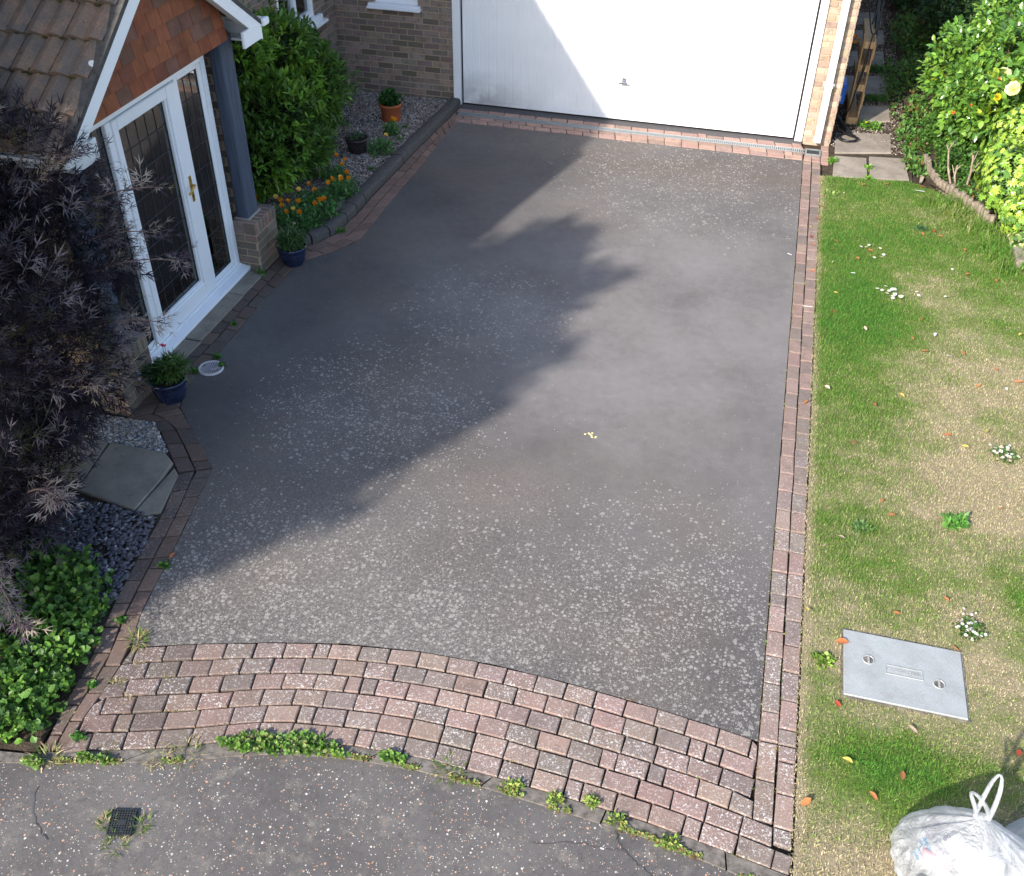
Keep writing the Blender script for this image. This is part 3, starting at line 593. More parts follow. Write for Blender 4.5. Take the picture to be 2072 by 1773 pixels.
# garage door
mb = MB(); x = .022; prof = [(0., .02)]
W0, W1 = .022, 4.254; npan = 40; pw = (W1-W0)/npan
px = []
for i in range(npan):
    a = W0+i*pw
    px += [(a, .012), (a+.004, .012), (a+.010, .018), (a+.014, .018), (a+.020, .012), (a+.026, .012), (a+.030, .0165), (a+.033, .0165), (a+.037, .012)]
px.append((W1, .012))
V = [(x, y, z) for z in (.075, 2.14) for x, y in px]; k = len(px)
mb.add(V, np.array([(i, i+1, k+i+1, k+i) for i in range(k-1)]))
mb.box(W0, W1, .0225, .05, .03, 2.15)
mb.bbox(W0, W1, .004, .0222, .028, .062, .003); mb.bbox(W0, W1, .008, .0222, .064, .073, .002); mb.bbox(W0, W0+.014, .006, .0222, .073, 2.14, .002); mb.bbox(W1-.014, W1, .006, .0222, .073, 2.14, .002)
gd = mb.build('garage_door', 'gdoor', house)
mb = MB(); mb.lathe([(.0, .0), (.024, .0), (.024, .006), (.012, .010), (.010, .045), (.0, .045)], (0, 0, 0), 20)
for i, v in enumerate(mb.V): mb.V[i] = np.stack([v[:, 0]+2.11, .010-v[:, 2], v[:, 1]+.5], -1)
mb.bbox(2.055, 2.165, -.047, -.030, .487, .510, .006); mb.bbox(2.085, 2.135, .002, .0105, .47, .55, .003)
mb.build('handle', 'chrome', gd)
mb = MB(); mb.bbox(-.102, -.003, -.03, .05, .006, 2.25, .004); mb.bbox(4.279, 4.368, -.03, .05, .006, 2.25, .004); mb.bbox(-.003, 4.279, -.03, .05, 2.16, 2.25, .004)
mb.build('door_frame', 'white', house)
mb = MB(); mb.box(-.003, .021, .03, .05, .006, 2.15); mb.build('door_seal', 'black', house); mb = MB(); mb.box(4.255, 4.279, .03, .05, .006, 2.15); mb.build('door_seal', 'black', house)
# window in the garage wall
def win(name, x0, x1, y, z0, z1, sill, par):
    f = MB(); t = .065
    f.bbox(x0, x1, y-.02, y+.04, z0, z0+t, .004); f.bbox(x0, x1, y-.02, y+.04, z1-t, z1, .004); f.bbox(x0, x0+t, y-.021, y+.04, z0+t, z1-t, .004); f.bbox(x1-t, x1, y-.021, y+.04, z0+t, z1-t, .004)
    return f
wi = MB(); wi.box(-1.135, -.555, .11, .13, 1.19, 2.15); wn_ = wi.build('window', 'black', house)
win('f', -1.133, -.557, .06, 1.19, 2.148, 0, None).build('frame', 'upvc', wn_)
mb = MB(); mb.box(-1.075, -.615, .07, .076, 1.25, 2.09); mb.build('pane', 'glass', wn_)
mb = MB(); mb.bbox(-1.215, -.505, -.085, .0, 1.128, 1.158, .006); mb.bbox(-1.205, -.515, -.06, .06, 1.158, 1.19, .008); mb.build('sill', 'upvc', wn_)
# window in the return wall (faces +X)
wi = MB(); wi.box(-1.80, -1.78, -1.58, -.62, 1.15, 2.2); w2 = wi.build('window', 'black', house)
mb = MB()
for (ya, yb, za, zb) in ((-1.58, -.62, 1.15, 1.215), (-1.58, -.62, 2.13, 2.2), (-1.58, -1.515, 1.215, 2.13), (-.685, -.62, 1.215, 2.13), (-1.13, -1.07, 1.215, 2.13)): mb.bbox(-1.765, -1.69, ya, yb, za, zb, .005)
mb.build('frame', 'upvc', w2); mb = MB(); mb.box(-1.74, -1.734, -1.515, -.685, 1.21, 2.13); mb.build('pane', 'glass', w2)
mb = MB(); mb.bbox(-1.70, -1.585, -1.70, -.43, 1.04, 1.075, .006); mb.bbox(-1.74, -1.62, -1.66, -.50, 1.075, 1.15, .01); mb.build('sill', 'upvc', w2)
# downpipe
mb = MB(); mb.bbox(4.508, 4.588, -.105, -.035, .035, 2.66, .006); mb.bbox(4.502, 4.594, -.111, -.03, .70, .76, .006); dp = mb.build('downpipe', 'white', house)
mb = MB(); mb.bbox(4.485, 4.508, -.075, -.008, .715, .745, .004); mb.tube([(4.497, -.074, .73), (4.497, -.082, .73)], .008, 10); mb.build('bracket', 'white', dp); mb = MB(); mb.bbox(4.588, 4.612, -.075, -.008, .715, .745, .004); mb.tube([(4.600, -.074, .73), (4.600, -.082, .73)], .008, 10)
mb.build('bracket', 'white', dp)

# ================================================================== PORCH
por = thing('porch', 'gabled brick and timber porch with leaded white glazing', 'porch', (-1.2, -5.8, 0))
def pier(y0, y1):
    m = MB(); x0, x1 = -.80, -.565; H = .50; cols = [(.20, .158, .125), (.225, .175, .14), (.17, .135, .11), (.25, .17, .14), (.19, .16, .12)]
    m.box(x0+.002, x1-.002, y0+.002, y1-.002, -.03, H-.002, (.3, .3, .3), 1)
    bricks(m, (x1-.002, y0, 0), (0, 1, 0), (1, 0, 0), y1-y0, .375, (), cols, 0, .215, .075); bricks(m, (x0, y0+.002, 0), (1, 0, 0), (0, -1, 0), x1-x0, .375, (), cols, 0, .215, .075, sh=1)
    n = 6; st = (y1-y0)/n      # soldier course laid on edge
    for i in range(n): m.bbox(x0-.004, x1+.010, y0+i*st+.004, y0+(i+1)*st-.004, .381, H+random.uniform(0, .004), .007, (*J(random.choice(cols), .2), .5))
    for i in range(2): m.bbox(x0+.005+i*(x1-x0)/2, x0+(i+1)*(x1-x0)/2-.004, y0-.010, y0+.02, .383, H-.004, .006, (*J(random.choice(cols), .2), .5))
    return m.build('brick_pier', ['brick', 'mortar'], por)
pier(-4.775, -4.36); pier(-7.125, -6.71)
for y0, y1 in ((-4.705, -4.49), (-6.99, -6.78)):
    m = MB(); m.bbox(-.785, -.665, y0, y1, .49, 2.14, .012); p_ = m.build('post', 'post', por)
    m = MB(); m.bbox(-.80, -.648, y0-.016, y1+.018, .496, .511, .006, (.33, .31, .28))
    m.build('mortar_fillet', 'stone', p_)
XF = -.78
def fr(m, y0, y1, z0, z1, d0=0., d1=-.06, b=.006): m.bbox(XF+d1, XF+d0, y0, y1, z0, z1, b)
m = MB()
fr(m, -4.855, -4.79, .06, 2.06); fr(m, -6.79, -6.70, .06, 2.06); fr(m, -6.70, -4.855, 1.995, 2.06); fr(m, -6.70, -4.855, .06, .10)
fr(m, -5.305, -5.255, .10, 1.995, .0); fr(m, -6.31, -6.235, .10, 1.995, .012)
fr(m, -5.255, -4.855, .10, .145, -.012); fr(m, -4.915, -4.855, .145, 1.995, -.012); fr(m, -5.255, -5.235, .145, 1.995, -.012); fr(m, -5.235, -4.915, 1.96, 1.995, -.012)
fr(m, -6.70, -6.31, .10, .145, -.012); fr(m, -6.70, -6.66, .145, 1.995, -.012)
m.build('door_frame', 'upvc', por)
m = MB(); fr(m, -5.465, -5.309, .105, 1.99, .016); fr(m, -6.232, -6.165, .105, 1.99, .016); fr(m, -6.165, -5.465, .105, .235, .016); fr(m, -6.165, -5.465, 1.90, 1.99, .016)
fr(m, -6.165, -5.465, .235, .262, .004); fr(m, -5.49, -5.465, .262, 1.90, .004); fr(m, -6.165, -6.145, .262, 1.90, .004)
door = m.build('door', 'upvc', por)
m = MB(); m.bbox(XF+.016, XF+.024, -5.395, -5.362, .98, 1.21, .004); m.tube([(XF+.02, -5.378, 1.13), (XF+.06, -5.378, 1.13), (XF+.066, -5.39, 1.128), (XF+.066, -5.44, 1.12), (XF+.064, -5.47, 1.105), (XF+.05, -5.48, 1.085)], .0085, 10)
m.tube([(XF+.022, -5.378, 1.03), (XF+.028, -5.378, 1.03)], .009, 10, mi=1); m.build('handle', ['brass', 'black'], door)
def leaded(y0, y1, z0, z1, nc, nr, par, zoff=0):
    g = MB(); g.box(XF-.034, XF-.030, y0, y1, z0, z1); gp = g.build('pane', 'glass', par)
    l = MB()
    for i in range(1, nc): y = y0+(y1-y0)*i/nc; l.box(XF-.0285, XF-.0255, y-.0022, y+.0022, z0, z1)
    for i in range(1, nr): z = z0+(z1-z0)*i/nr; l.box(XF-.0283, XF-.0253, y0, y1, z-.003, z+.003)
    l.build('leading', 'lead', gp)
    r = MB()
    for a in ((y0, y0+.006, z0, z1), (y1-.006, y1, z0, z1), (y0, y1, z0, z0+.006), (y0, y1, z1-.006, z1)): r.box(XF-.0285, XF-.022, *a)
    r.build('gasket', 'black', gp)
leaded(-6.145, -5.49, .262, 1.90, 5, 8, por); leaded(-5.235, -4.915, .145, 1.96, 3, 9, por); leaded(-6.66, -6.31, .145, 1.995, 3, 9, por)
m = MB(); pr = [(-.84, .06), (-.775, .059), (-.69, .040), (-.685, .020), (-.69, .0), (-.84, .0)]
V = [(x, y, z+.004) for y in (-6.78, -4.76) for x, z in pr]; m.add(V, [[0, 1, 2, 3, 4, 5], [11, 10, 9, 8, 7, 6]]+[[i, 6+i, 6+(i+1) % 6, (i+1) % 6] for i in range(6)])
m.bbox(-.79, -.755, -6.70, -4.80, .062, .082, .004); m.build('sill', 'upvc', por)
# interior
m = MB(); m.box(-1.68, -.80, -6.98, -4.5, -.02, .03); m.build('floor', 'floor', por)
m = MB(); bricks(m, (-1.60, -4.62, .0), (1, 0, 0), (0, -1, 0), .78, 2.1, (), GA); m.box(-1.67, -.80, -4.62, -4.55, -.02, 2.12, (.3, .3, .3), 1); m.build('side_wall', ['brick', 'mortar'], por); m = MB(); m.box(-1.67, -.80, -6.98, -6.9, -.02, 2.12, (.3, .3, .3), 1); m.build('side_wall', ['brick', 'mortar'], por)
m = MB()
for a in ((-6.19, -6.10, .1, 2.09), (-5.30, -5.21, .1, 2.09), (-6.10, -5.30, 2.0, 2.09), (-6.10, -5.30, .1, .32), (-5.45, -5.40, .32, 2.0), (-6.10, -5.30, .95, 1.03)): m.bbox(-1.74, -1.66, *a, .005)
m.build('inner_door', 'upvc', por)
m = MB(); m.box(-1.735, -1.73, -6.10, -5.30, .32, 2.0); m.build('inner_door_glass', 'black', por)
m = MB(); m.box(-1.67, -.70, -6.95, -4.6, 2.125, 2.15); m.build('ceiling', 'white', por)
# gable: ridge at y=YR
YR, ZR = -5.655, 3.13; SL = .70; XG = -.625
yl, yr_ = -6.90, -4.41; ze = ZR-SL*(YR-yl)
m = MB(); z = 2.135; r = 0; HT = [(.235, .078, .038), (.21, .076, .042), (.26, .088, .042), (.16, .078, .055), (.27, .092, .044), (.18, .085, .06)]
m.add([(XG-.03, yl+.1, 2.13), (XG-.03, yr_-.1, 2.13), (XG-.03, YR, ZR-.05)], [[0, 1, 2]], (.1, .05, .03), 0)
while z < ZR-.05:
    G_ = .125; zt = z+G_+.05; hw = lambda zz: (ZR-.03-zz)/SL
    ya, yb = max(-6.80, YR-hw(z)), min(-4.655, YR+hw(z)); y = ya-(.085 if r % 2 else 0)
    while y < yb:
        a, b = max(y+.0025, ya), min(y+.1675, yb)
        if b-a > .02:
            e = random.uniform(0, .002); tz = min(z+G_+.045, ZR)
            ta, tb = max(a, YR-hw(tz)), min(b, YR+hw(tz))
            if tb > ta:
                c = J(random.choice(HT), .12)
                V = [(XG+.018+e, a, z), (XG+.018+e, b, z), (XG-.012, tb, tz), (XG-.012, ta, tz), (XG-.002+e, a, z), (XG-.002+e, b, z)]
                m.add(V, [[0, 1, 2, 3], [4, 5, 1, 0], [4, 0, 3], [5, 2, 1]], c)
        y += .17
    z += G_; r += 1
m.build('tile_hung_gable', 'hung', por)
# barge boards, soffits and boxed ends
m = MB()
def rake(x0, x1, side, off0, off1, ye):     # board along the rake, depth between offsets below the roof line
    y1 = yl if side < 0 else yr_
    y1 = ye; V = []
    for x in (x0, x1):
        for y in (YR, y1):
            zz = ZR-SL*abs(y-YR); V += [(x, y, zz-off0), (x, y, zz-off1)]
    m.add(V, np.array([(0, 1, 3, 2), (4, 6, 7, 5), (0, 2, 6, 4), (1, 5, 7, 3), (0, 4, 5, 1), (2, 3, 7, 6)]))
rake(-.515, -.49, -1, -.005, .125, -7.08); rake(-.515, -.49, 1, -.005, .125, -4.26)
rake(-.61, -.516, -1, .075, .09, -7.05); rake(-.61, -.516, 1, .075, .09, -4.30)
m.bbox(-.512, -.488, -4.60, -4.26, 2.045, 2.18, .003); m.bbox(-1.6, -.50, -4.42, -4.262, 2.05, 2.07, .003); m.bbox(-1.68, -.514, -4.282, -4.262, 2.07, 2.17, .003)
m.bbox(-.512, -.488, -7.08, -6.80, 1.98, 2.13, .003); m.bbox(-1.68, -.514, -7.08, -7.055, 1.98, 2.13, .003); m.bbox(-1.68, -.514, -7.05, -6.80, 1.98, 2.0, .003)
m.build('bargeboard', 'white', por)
m = MB()      # roof tiles, interlocking, two slopes
for side in (-1, 1):
    Ls = math.hypot(1.46, 1.46*SL); ru = np.array([0, side/math.hypot(1, SL), -SL/math.hypot(1, SL)]); nu = np.array([0, side*SL/math.hypot(1, SL), 1/math.hypot(1, SL)])
    O = np.array([0, YR, ZR+.012]); s = 0.; row = 0; GA_ = .295
    while s < Ls:
        x = -.535
        while x > -3.4:
            tw = .30; n = 9; hs = [0, .020, .032, .020, .0, .020, .032, .020, .0]
            e = min(s+GA_+.03, Ls+.04); V = []; lift = random.uniform(0, .004)
            for ss, up in ((s, .0), (e, .034+lift)):
                for i in range(n): V.append(O+np.array([x-tw*i/(n-1)*.985, 0, 0])+ru*ss+nu*(hs[i]+up))
            for i in range(n): V.append(O+np.array([x-tw*i/(n-1)*.985, 0, 0])+ru*e+nu*(hs[i]+.006))
            m.add(V, np.array([(i, i+1, n+i+1, n+i) for i in range(n-1)]+[(n+i, n+i+1, 2*n+i+1, 2*n+i) for i in range(n-1)])); x -= tw
        s += GA_; row += 1
m.box(-3.4, -.53, YR-.12, YR+.12, ZR+.0, ZR+.045)
roof = m.build('roof', 'rooftile', por)
m = MB()      # cement verge and moss clumps
for side, ye in ((-1, -7.1), (1, -4.22)):
    V = []
    for x in (-.60, -.488):
        for y in (YR, ye): zz = ZR-SL*abs(y-YR); V += [(x, y, zz+.045), (x, y, zz+.0)]
    m.add(V, np.array([(0, 1, 3, 2), (4, 6, 7, 5), (0, 2, 6, 4), (1, 5, 7, 3), (0, 4, 5, 1), (2, 3, 7, 6)]))
MT['verge'] = m_plain('verge_cement', (.075, .07, .065), .95, .35, 20, .6); m.build('verge', 'verge', roof)
m = MB(); ru = np.array([0, -1, -SL])/math.hypot(1, SL); nu = np.array([0, -SL, 1])/math.hypot(1, SL)
for row in range(1, 6):
    for i in range(150):
        x = -.62-random.random()*2.2; p = np.array([x, YR, ZR+.03])+ru*(row*.295+random.uniform(-.01, .045))+nu*random.uniform(0, .014); rr = random.uniform(.006, .028)
        m.add(OCT[0]*np.array([rr, rr, rr*.6])+p, OCT[1], J((.05, .045, .016), .4), 0, True)
m.build('moss', 'stone', roof, kind='stuff')
for yy, zz in ((-4.20, 2.19), (-7.13, 2.10)):
    m = MB(); a = np.linspace(np.pi, 2*np.pi, 9); pr = [(yy+.05*math.cos(t), zz+.05*math.sin(t)) for t in a]
    V = [(x, y, z) for x in (-1.66, -.47) for y, z in pr]; m.add(V, np.array([(i, i+1, 9+i+1, 9+i) for i in range(8)]), smooth=True); m.add(V[9:], [list(range(9))])
    m.bbox(-.50, -.465, yy-.055, yy+.055, zz-.055, zz+.006, .008)
    m.build('gutter', 'white', por)

# ================================================================== DRAINS, COVERS, SLABS
ch = thing('channel_drain', 'long grey slotted channel drain across the front of the garage', 'drain', (2.2, -.31, 0))
m = MB(); x0, x1, y0, y1 = .045, 4.415, -.368, -.262
m.box(x0, x1, y0, y0+.012, -.02, .008); m.box(x0, x1, y1-.012, y1, -.02, .008); m.box(x0, x1, y0+.012, y1-.012, -.03, -.02, mi=1)
n = 174
for i in range(n): x = x0+.012+i*.025; m.add([(x, y0+.011, .007), (x+.013, y0+.011, .007), (x+.017, y1-.011, .007), (x+.004, y1-.011, .007), (x, y0+.011, -.008), (x+.013, y0+.011, -.008), (x+.017, y1-.011, -.008), (x+.004, y1-.011, -.008)], np.array([(0, 1, 2, 3), (0, 4, 5, 1), (1, 5, 6, 2), (3, 2, 6, 7), (0, 3, 7, 4)]))
m.build('grating', ['steel', 'black'], ch)
gu = thing('gully', 'small dark drain gully under the foot of the white downpipe', 'drain', (4.51, -.33, 0))
m = MB(); m.box(4.424, 4.595, -.425, -.265, -.03, -.005, mi=1)
for a in ((4.420, 4.436, -.43, -.26), (4.583, 4.60, -.43, -.26), (4.436, 4.583, -.43, -.416), (4.436, 4.583, -.274, -.26)): m.box(*a, -.03, .02)
for i in range(6): m.box(4.436, 4.583, -.41+i*.022, -.40+i*.022, -.01, .014, mi=1)
m.build('grating', ['steel', 'grate'], gu)
rd = thing('round_drain_cover', 'round pale patterned drain cover set in the asphalt by the porch', 'drain cover', (-.258, -6.39, 0))
m = MB(); m.lathe([(.0, .006), (.088, .006), (.09, .016), (.103, .016), (.105, -.01)], (-.258, -6.39, 0), 48, mi=0)
for k in range(1, 6):
    for j in range(k*5):
        a = j/(k*6)*6.283+k*.3; rr = k*.0162; cx_, cy_ = -.258+rr*math.cos(a), -6.39+rr*math.sin(a); dx, dy = .0058*math.cos(a), .0058*math.sin(a)
        m.add([(cx_-dx-dy*.7, cy_-dy+dx*.7, .0085), (cx_+dx-dy*.7, cy_+dy+dx*.7, .0085), (cx_+dx+dy*.7, cy_+dy-dx*.7, .0085), (cx_-dx+dy*.7, cy_-dy-dx*.7, .0085)], np.array([(0, 1, 2, 3)]), mi=1)
MT['paledrain'] = m_plain('pale_drain_plastic', (.52, .47, .49), .6, .12, 20, .1); m.build('cover', ['paledrain', 'grate'], rd)
sg = thing('square_drain_grate', 'small square black drain grate ringed with grass in the pavement', 'drain', (1.25, -10.215, 0))
m = MB(); A4 = np.array([(1.164, -10.167), (1.29, -10.135), (1.332, -10.270), (1.212, -10.302)]); bl = lambda s, t: (A4[0]*(1-s)+A4[1]*s)*(1-t)+(A4[3]*(1-s)+A4[2]*s)*t
m.prism([tuple(p) for p in A4], -.03, -.009, mi=1)
def qb(s0, s1, t0, t1, z=.003, mi=0): m.prism([tuple(bl(s0, t0)), tuple(bl(s1, t0)), tuple(bl(s1, t1)), tuple(bl(s0, t1))][::-1], -.012, z, mi=mi)
for i in range(10): f = i/9; qb(f*.95, f*.95+.05, 0, 1, .004)
for i in range(11): f = i/10; qb(0, 1, f*.96, f*.96+.04, .003)
qb(.3, .7, .42, .62, .0055, 0); m.build('grate', ['grate', 'black'], sg)
# manhole cover in the lawn
mh = thing('manhole_cover', 'grey metal inspection cover with raised studs and two round key holes in the lawn', 'manhole cover', (5.2, -8.18, 0))
m = MB(); x0, x1, y0, y1 = MAN; m.box(x0-.012, x1+.012, y0-.012, y1+.012, -.03, .012); m.build('frame', 'edging', mh)
m = MB(); m.bbox(x0, x1, y0, y1, -.01, .022, .004)
KH = ((5.005, -8.135), (5.405, -8.215)); TX = (5.10, 5.315, -8.215, -8.145)
i = 0; yy = y0+.022
while yy < y1-.012:
    xx = x0+.02+(.018 if i % 2 else 0)
    while xx < x1-.012:
        if all((xx-a)**2+(yy-b)**2 > .038**2 for a, b in KH) and not (TX[0]-.012 < xx < TX[1]+.012 and TX[2]-.012 < yy < TX[3]+.012):
            m.add([(xx-.006, yy, .0218), (xx, yy-.004, .0218), (xx+.006, yy, .0218), (xx, yy+.004, .0218), (xx, yy, .0236)], np.array([(0, 1, 4), (1, 2, 4), (2, 3, 4), (3, 0, 4)]), mi=1)
        xx += .036
    yy += .0195; i += 1
MT['stud'] = m_plain('shaded_stud', (.27, .29, .29), .7, .15, 40, .1, .2); pl = m.build('plate', ['cover', 'stud'], mh)  # studs coloured darker to stand in for the shading around them
for a, b in KH:
    m = MB(); m.lathe([(.0, .0222), (.030, .0222), (.030, .0262), (.035, .0262), (.036, .021)], (a, b, 0), 32); m.lathe([(0, .0226), (.027, .0226)], (a, b, 0), 24, mi=1); m.bbox(a-.006, a+.006, b-.026, b+.026, .022, .029, .002); m.build('key_hole', ['cover', 'edging'], pl)
m = MB(); 
for a in ((TX[0], TX[1], TX[2], TX[2]+.004), (TX[0], TX[1], TX[3]-.004, TX[3]), (TX[0], TX[0]+.004, TX[2]+.004, TX[3]-.004), (TX[1]-.004, TX[1], TX[2]+.004, TX[3]-.004)): m.box(*a, .0218, .0262)
m.build('name_frame', 'cover', pl)
def text_mesh(txt, size, ext=.001):
    cu = bpy.data.curves.new('t', 'FONT'); cu.body = txt; cu.size = size; cu.extrude = ext; cu.align_x = 'CENTER'; cu.align_y = 'CENTER'; cu.resolution_u = 3
    o = bpy.data.objects.new('t', cu); COL.objects.link(o); dg = bpy.context.evaluated_depsgraph_get(); me = bpy.data.meshes.new_from_object(o.evaluated_get(dg)); bpy.data.objects.remove(o); bpy.data.curves.remove(cu); return me
me = text_mesh('CLARKSTEEL', .036, .0018); me.materials.clear(); MT['lettering'] = m_plain('raised_lettering', (.30, .31, .31), .6, .1, 30, .1); me.materials.append(MT['lettering']); o = bpy.data.objects.new('lettering', me); COL.objects.link(o); o.location = ((TX[0]+TX[1])/2, (TX[2]+TX[3])/2, .0225); o.parent = pl; o.matrix_parent_inverse = parent_inv(pl)
def slab(name, pts, z0, z1, label, group=None, cat='paving slab', tint=(0, 0)):
    c = np.mean(pts, 0); t = thing(name, label, cat, (c[0], c[1], 0), group) if 0 else None
    m = MB(); P = np.array(pts, float); d = c-P; d /= np.linalg.norm(d, axis=1)[:, None]; Q = P+d*.009; n = len(P)
    V = [(p[0], p[1], z0) for p in P]+[(p[0], p[1], z1-.006) for p in P]+[(p[0], p[1], z1+(p[0]-c[0])*tint[0]+(p[1]-c[1])*tint[1]) for p in Q]
    m.add(V, [list(range(2*n, 3*n))]+[[i, (i+1) % n, n+(i+1) % n, n+i] for i in range(n)]+[[n+i, n+(i+1) % n, 2*n+(i+1) % n, 2*n+i] for i in range(n)])
    o = m.build(name, 'slab', label=label, cat=cat, group=group); return o
slab('concrete_flagstone', [(-.51, -7.49), (-.06, -7.49), (.06, -7.58), (.075, -7.75), (.062, -8.11), (-.44, -8.03)][::-1], -.03, .018, 'large square concrete slab below the left brick pier')
slab('concrete_flagstone', [(.10, -7.63), (.165, -7.69), (.245, -8.08), (.15, -8.14), (.075, -8.12), (.09, -7.78)][::-1], -.03, .012, 'narrow wedge shaped concrete slab against the brick edging')
slab('concrete_flagstone', [(-1.15, -7.45), (-.53, -7.49), (-.455, -8.02), (-1.1, -7.92)][::-1], -.03, .014, 'concrete slab half hidden under the dark purple elder')
ys = [(-6.75, -6.33, 'plain grey step slab hidden behind the flowering blue pot'), (-6.325, -6.05, 'small buff step slab in front of the porch door'), (-6.045, -5.25, 'long dark step slab under the middle of the white porch sill'), (-5.245, -4.81, 'step slab beside the right brick pier with a green weed')]
for a, b, l in ys: slab('stone_step', [(-.70, a+.004), (-.535, a+.004), (-.525, b-.004), (-.70, b-.004)], -.03, .012+random.uniform(0, .006), l, 'step slabs under the porch sill')
PS = [([(4.745, -.98), (5.135, -.93), (5.135, -.33), (4.765, -.36)], 'front left paving slab touching the lawn'), ([(5.165, -.92), (5.60, -.83), (5.57, -.22), (5.165, -.27)], 'front right paving slab touching the lawn with a chipped corner'),
      ([(4.765, -.27), (5.43, -.08), (5.44, .54), (4.78, .42)], 'single square slab with the black hose handle lying on it'), ([(5.06, .87), (5.455, .98), (5.455, 1.56), (5.04, 1.44)], 'slab cut by the diagonal edge of the house shadow'),
      ([(4.90, 1.86), (5.445, 2.02), (5.455, 2.74), (4.90, 2.60)], 'second dark slab up the shaded side path'), ([(4.9, 3.07), (5.45, 3.20), (5.45, 3.88), (4.9, 3.72)], 'third dark slab up the shaded side path'),
      ([(4.9, 4.15), (5.48, 4.28), (5.48, 4.95), (4.9, 4.8)], 'fourth dark slab up the shaded side path'), ([(4.9, 5.2), (5.47, 5.3), (5.47, 5.95), (4.9, 5.85)], 'farthest dark slab on the shaded side path')]
for p, l in PS: slab('flagstone', p, -.03, .008+random.uniform(0, .008), l, 'paving slabs of the side path', tint=(random.uniform(-.008, .008), random.uniform(-.008, .008)))
sheet('side_path', [(4.70, -1.0), (5.64, -.86), (5.66, 7.5), (4.70, 7.5)], -.008, 'soil')
stones('path_gravel', [(4.72, -.1), (5.62, -.1), (5.66, 6.8), (4.72, 6.8)], 8000, (.007, .016), [(.24, .19, .15), (.14, .11, .09), (.36, .31, .27)], None, -.006, 'loose buff gravel between the slabs of the side path')
sheet('shrub_bed', [(5.66, 7.5), (5.64, -.2), (5.80, -.92), (6.05, -1.25), (6.35, -1.85), (6.5, -2.3), (6.7, -2.75), (9.5, -3.6), (9.5, 7.5)], .03, 'soil')

# ================================================================== POTS
def pot_thing(name, label, c, z0, h, rb, rt, mat, style, group='potted plants around the drive'):
    t = thing(name, label, 'potted plant', (c[0], c[1], z0), group)
    m = MB()
    if style == 'blue': pr = [(0, 0), (rb, 0), (rb*1.05, h*.06), (rb+(rt-rb)*.55, h*.35), (rt*.97, h*.68), (rt*.965, h*.80), (rt*1.03, h*.88), (rt*1.06, h*.95), (rt*1.03, h), (rt*.93, h), (rt*.9, h*.9), (rt*.88, h*.82)]
    elif style == 'terra': pr = [(0, 0), (rb, 0), (rb*1.02, h*.04), (rt*.98, h*.84), (rt*1.07, h*.86), (rt*1.08, h*.97), (rt*1.05, h), (rt*.95, h), (rt*.92, h*.9), (rt*.92, h*.84)]
    else: pr = [(0, 0), (rb, 0), (rb*1.04, h*.05), (rt*.93, h*.86), (rt*1.03, h*.87), (rt*1.06, h*.92), (rt*1.06, h*.98), (rt, h), (rt*.93, h), (rt*.9, h*.88), (rt*.88, h*.84)]
    m.lathe(pr, (c[0], c[1], z0), 56); p = m.build('pot', mat, t)
    if style == 'black':
        m = MB()
        for k in range(16):
            for sg in (-1, 1):
                a0 = k/16*6.283; P = [(c[0]+(rb+(rt*.93-rb)*f+.0015)*math.cos(a0+sg*f*.8), c[1]+(rb+(rt*.93-rb)*f+.0015)*math.sin(a0+sg*f*.8), z0+h*(.1+.72*f)) for f in np.linspace(0, 1, 8)]
                m.tube(P, .0017, 5)
        MT['lattice'] = m_plain('pot_lattice', (.09, .06, .06), .6, .1); m.build('lattice', 'lattice', p)
    if style == 'blue':
        m = MB()
        for f in (.42, .55, .66):
            rr = rb+(rt-rb)*(.4+f*.75); a = np.linspace(0, 6.283, 40); m.tube(np.stack([c[0]+rr*np.cos(a), c[1]+rr*np.sin(a), z0+h*f+.006*np.sin(a*6)], -1), .0022, 5)
        m.build('ring', 'glaze', p)
    m = MB(); m.lathe([(0, h*.86), (rt*.9, h*.86)], (c[0], c[1], z0), 24); m.build('soil', 'soil', t)
    return t
GR = [(.06, .13, .025), (.045, .10, .022), (.09, .17, .035)]
def foliage(t, blobs, n, tpl, L, cols, mat='leaf', m=4, spread=.6, rmin=.3, gap=-1., up=.6, wts=None, zmin=.0, name='foliage', br=None):
    P, D = shell(blobs, n, rmin, gap, 3., zmin, up); mb = MB()
    rosettes(mb, tpl, P, D, m, L, spread, cols, wts)
    if br is not None:
        k = rng.choice(len(P), min(len(P), br[1]), replace=False); branches(mb, br[0], P[k], br[2], 4, (.10, .075, .05), .05)
    return mb.build(name, mat, t)
def flower(t, p, r, cols, mat='petal', n=5, name='flower', stem=None, cup=.6, up=(0, 0, 1)):
    m = MB(); a0 = random.random()*6
    U = np.array(up, float)+rng.normal(size=3)*.35; U /= np.linalg.norm(U); X = np.cross(U, (1, .2, 0)); X /= np.linalg.norm(X); Y = np.cross(U, X)
    D = np.array([X*math.cos(a0+k*6.283/n)+Y*math.sin(a0+k*6.283/n)+U*cup for k in range(n)])
    inst(m, tpl_leaf(1.05, 3, .5, .0, -.25, .65), np.tile(np.array(p, float), (n, 1)), D, np.tile(U, (n, 1))-D*.2, r, palette(n, cols, None, .08))
    m.tube([np.array(p)-U*.002, np.array(p)+U*r*.35], [r*.14, r*.1], 6, (.35, .25, .03))
    if stem is not None: m.tube([stem, (np.array(stem)+p)/2+rng.normal(size=3)*.01, p], .0018, 4, (.07, .14, .04))
    return m.build(name, mat, t)
ORG = [(.85, .30, .012), (.88, .40, .02), (.80, .24, .01)]
t = pot_thing('potted_plant', 'tall terracotta pot with a rounded leafy green plant on the gravel near the garage wall', (-.67, -.86), .03, .225, .112, .132, 'terra', 'terra')
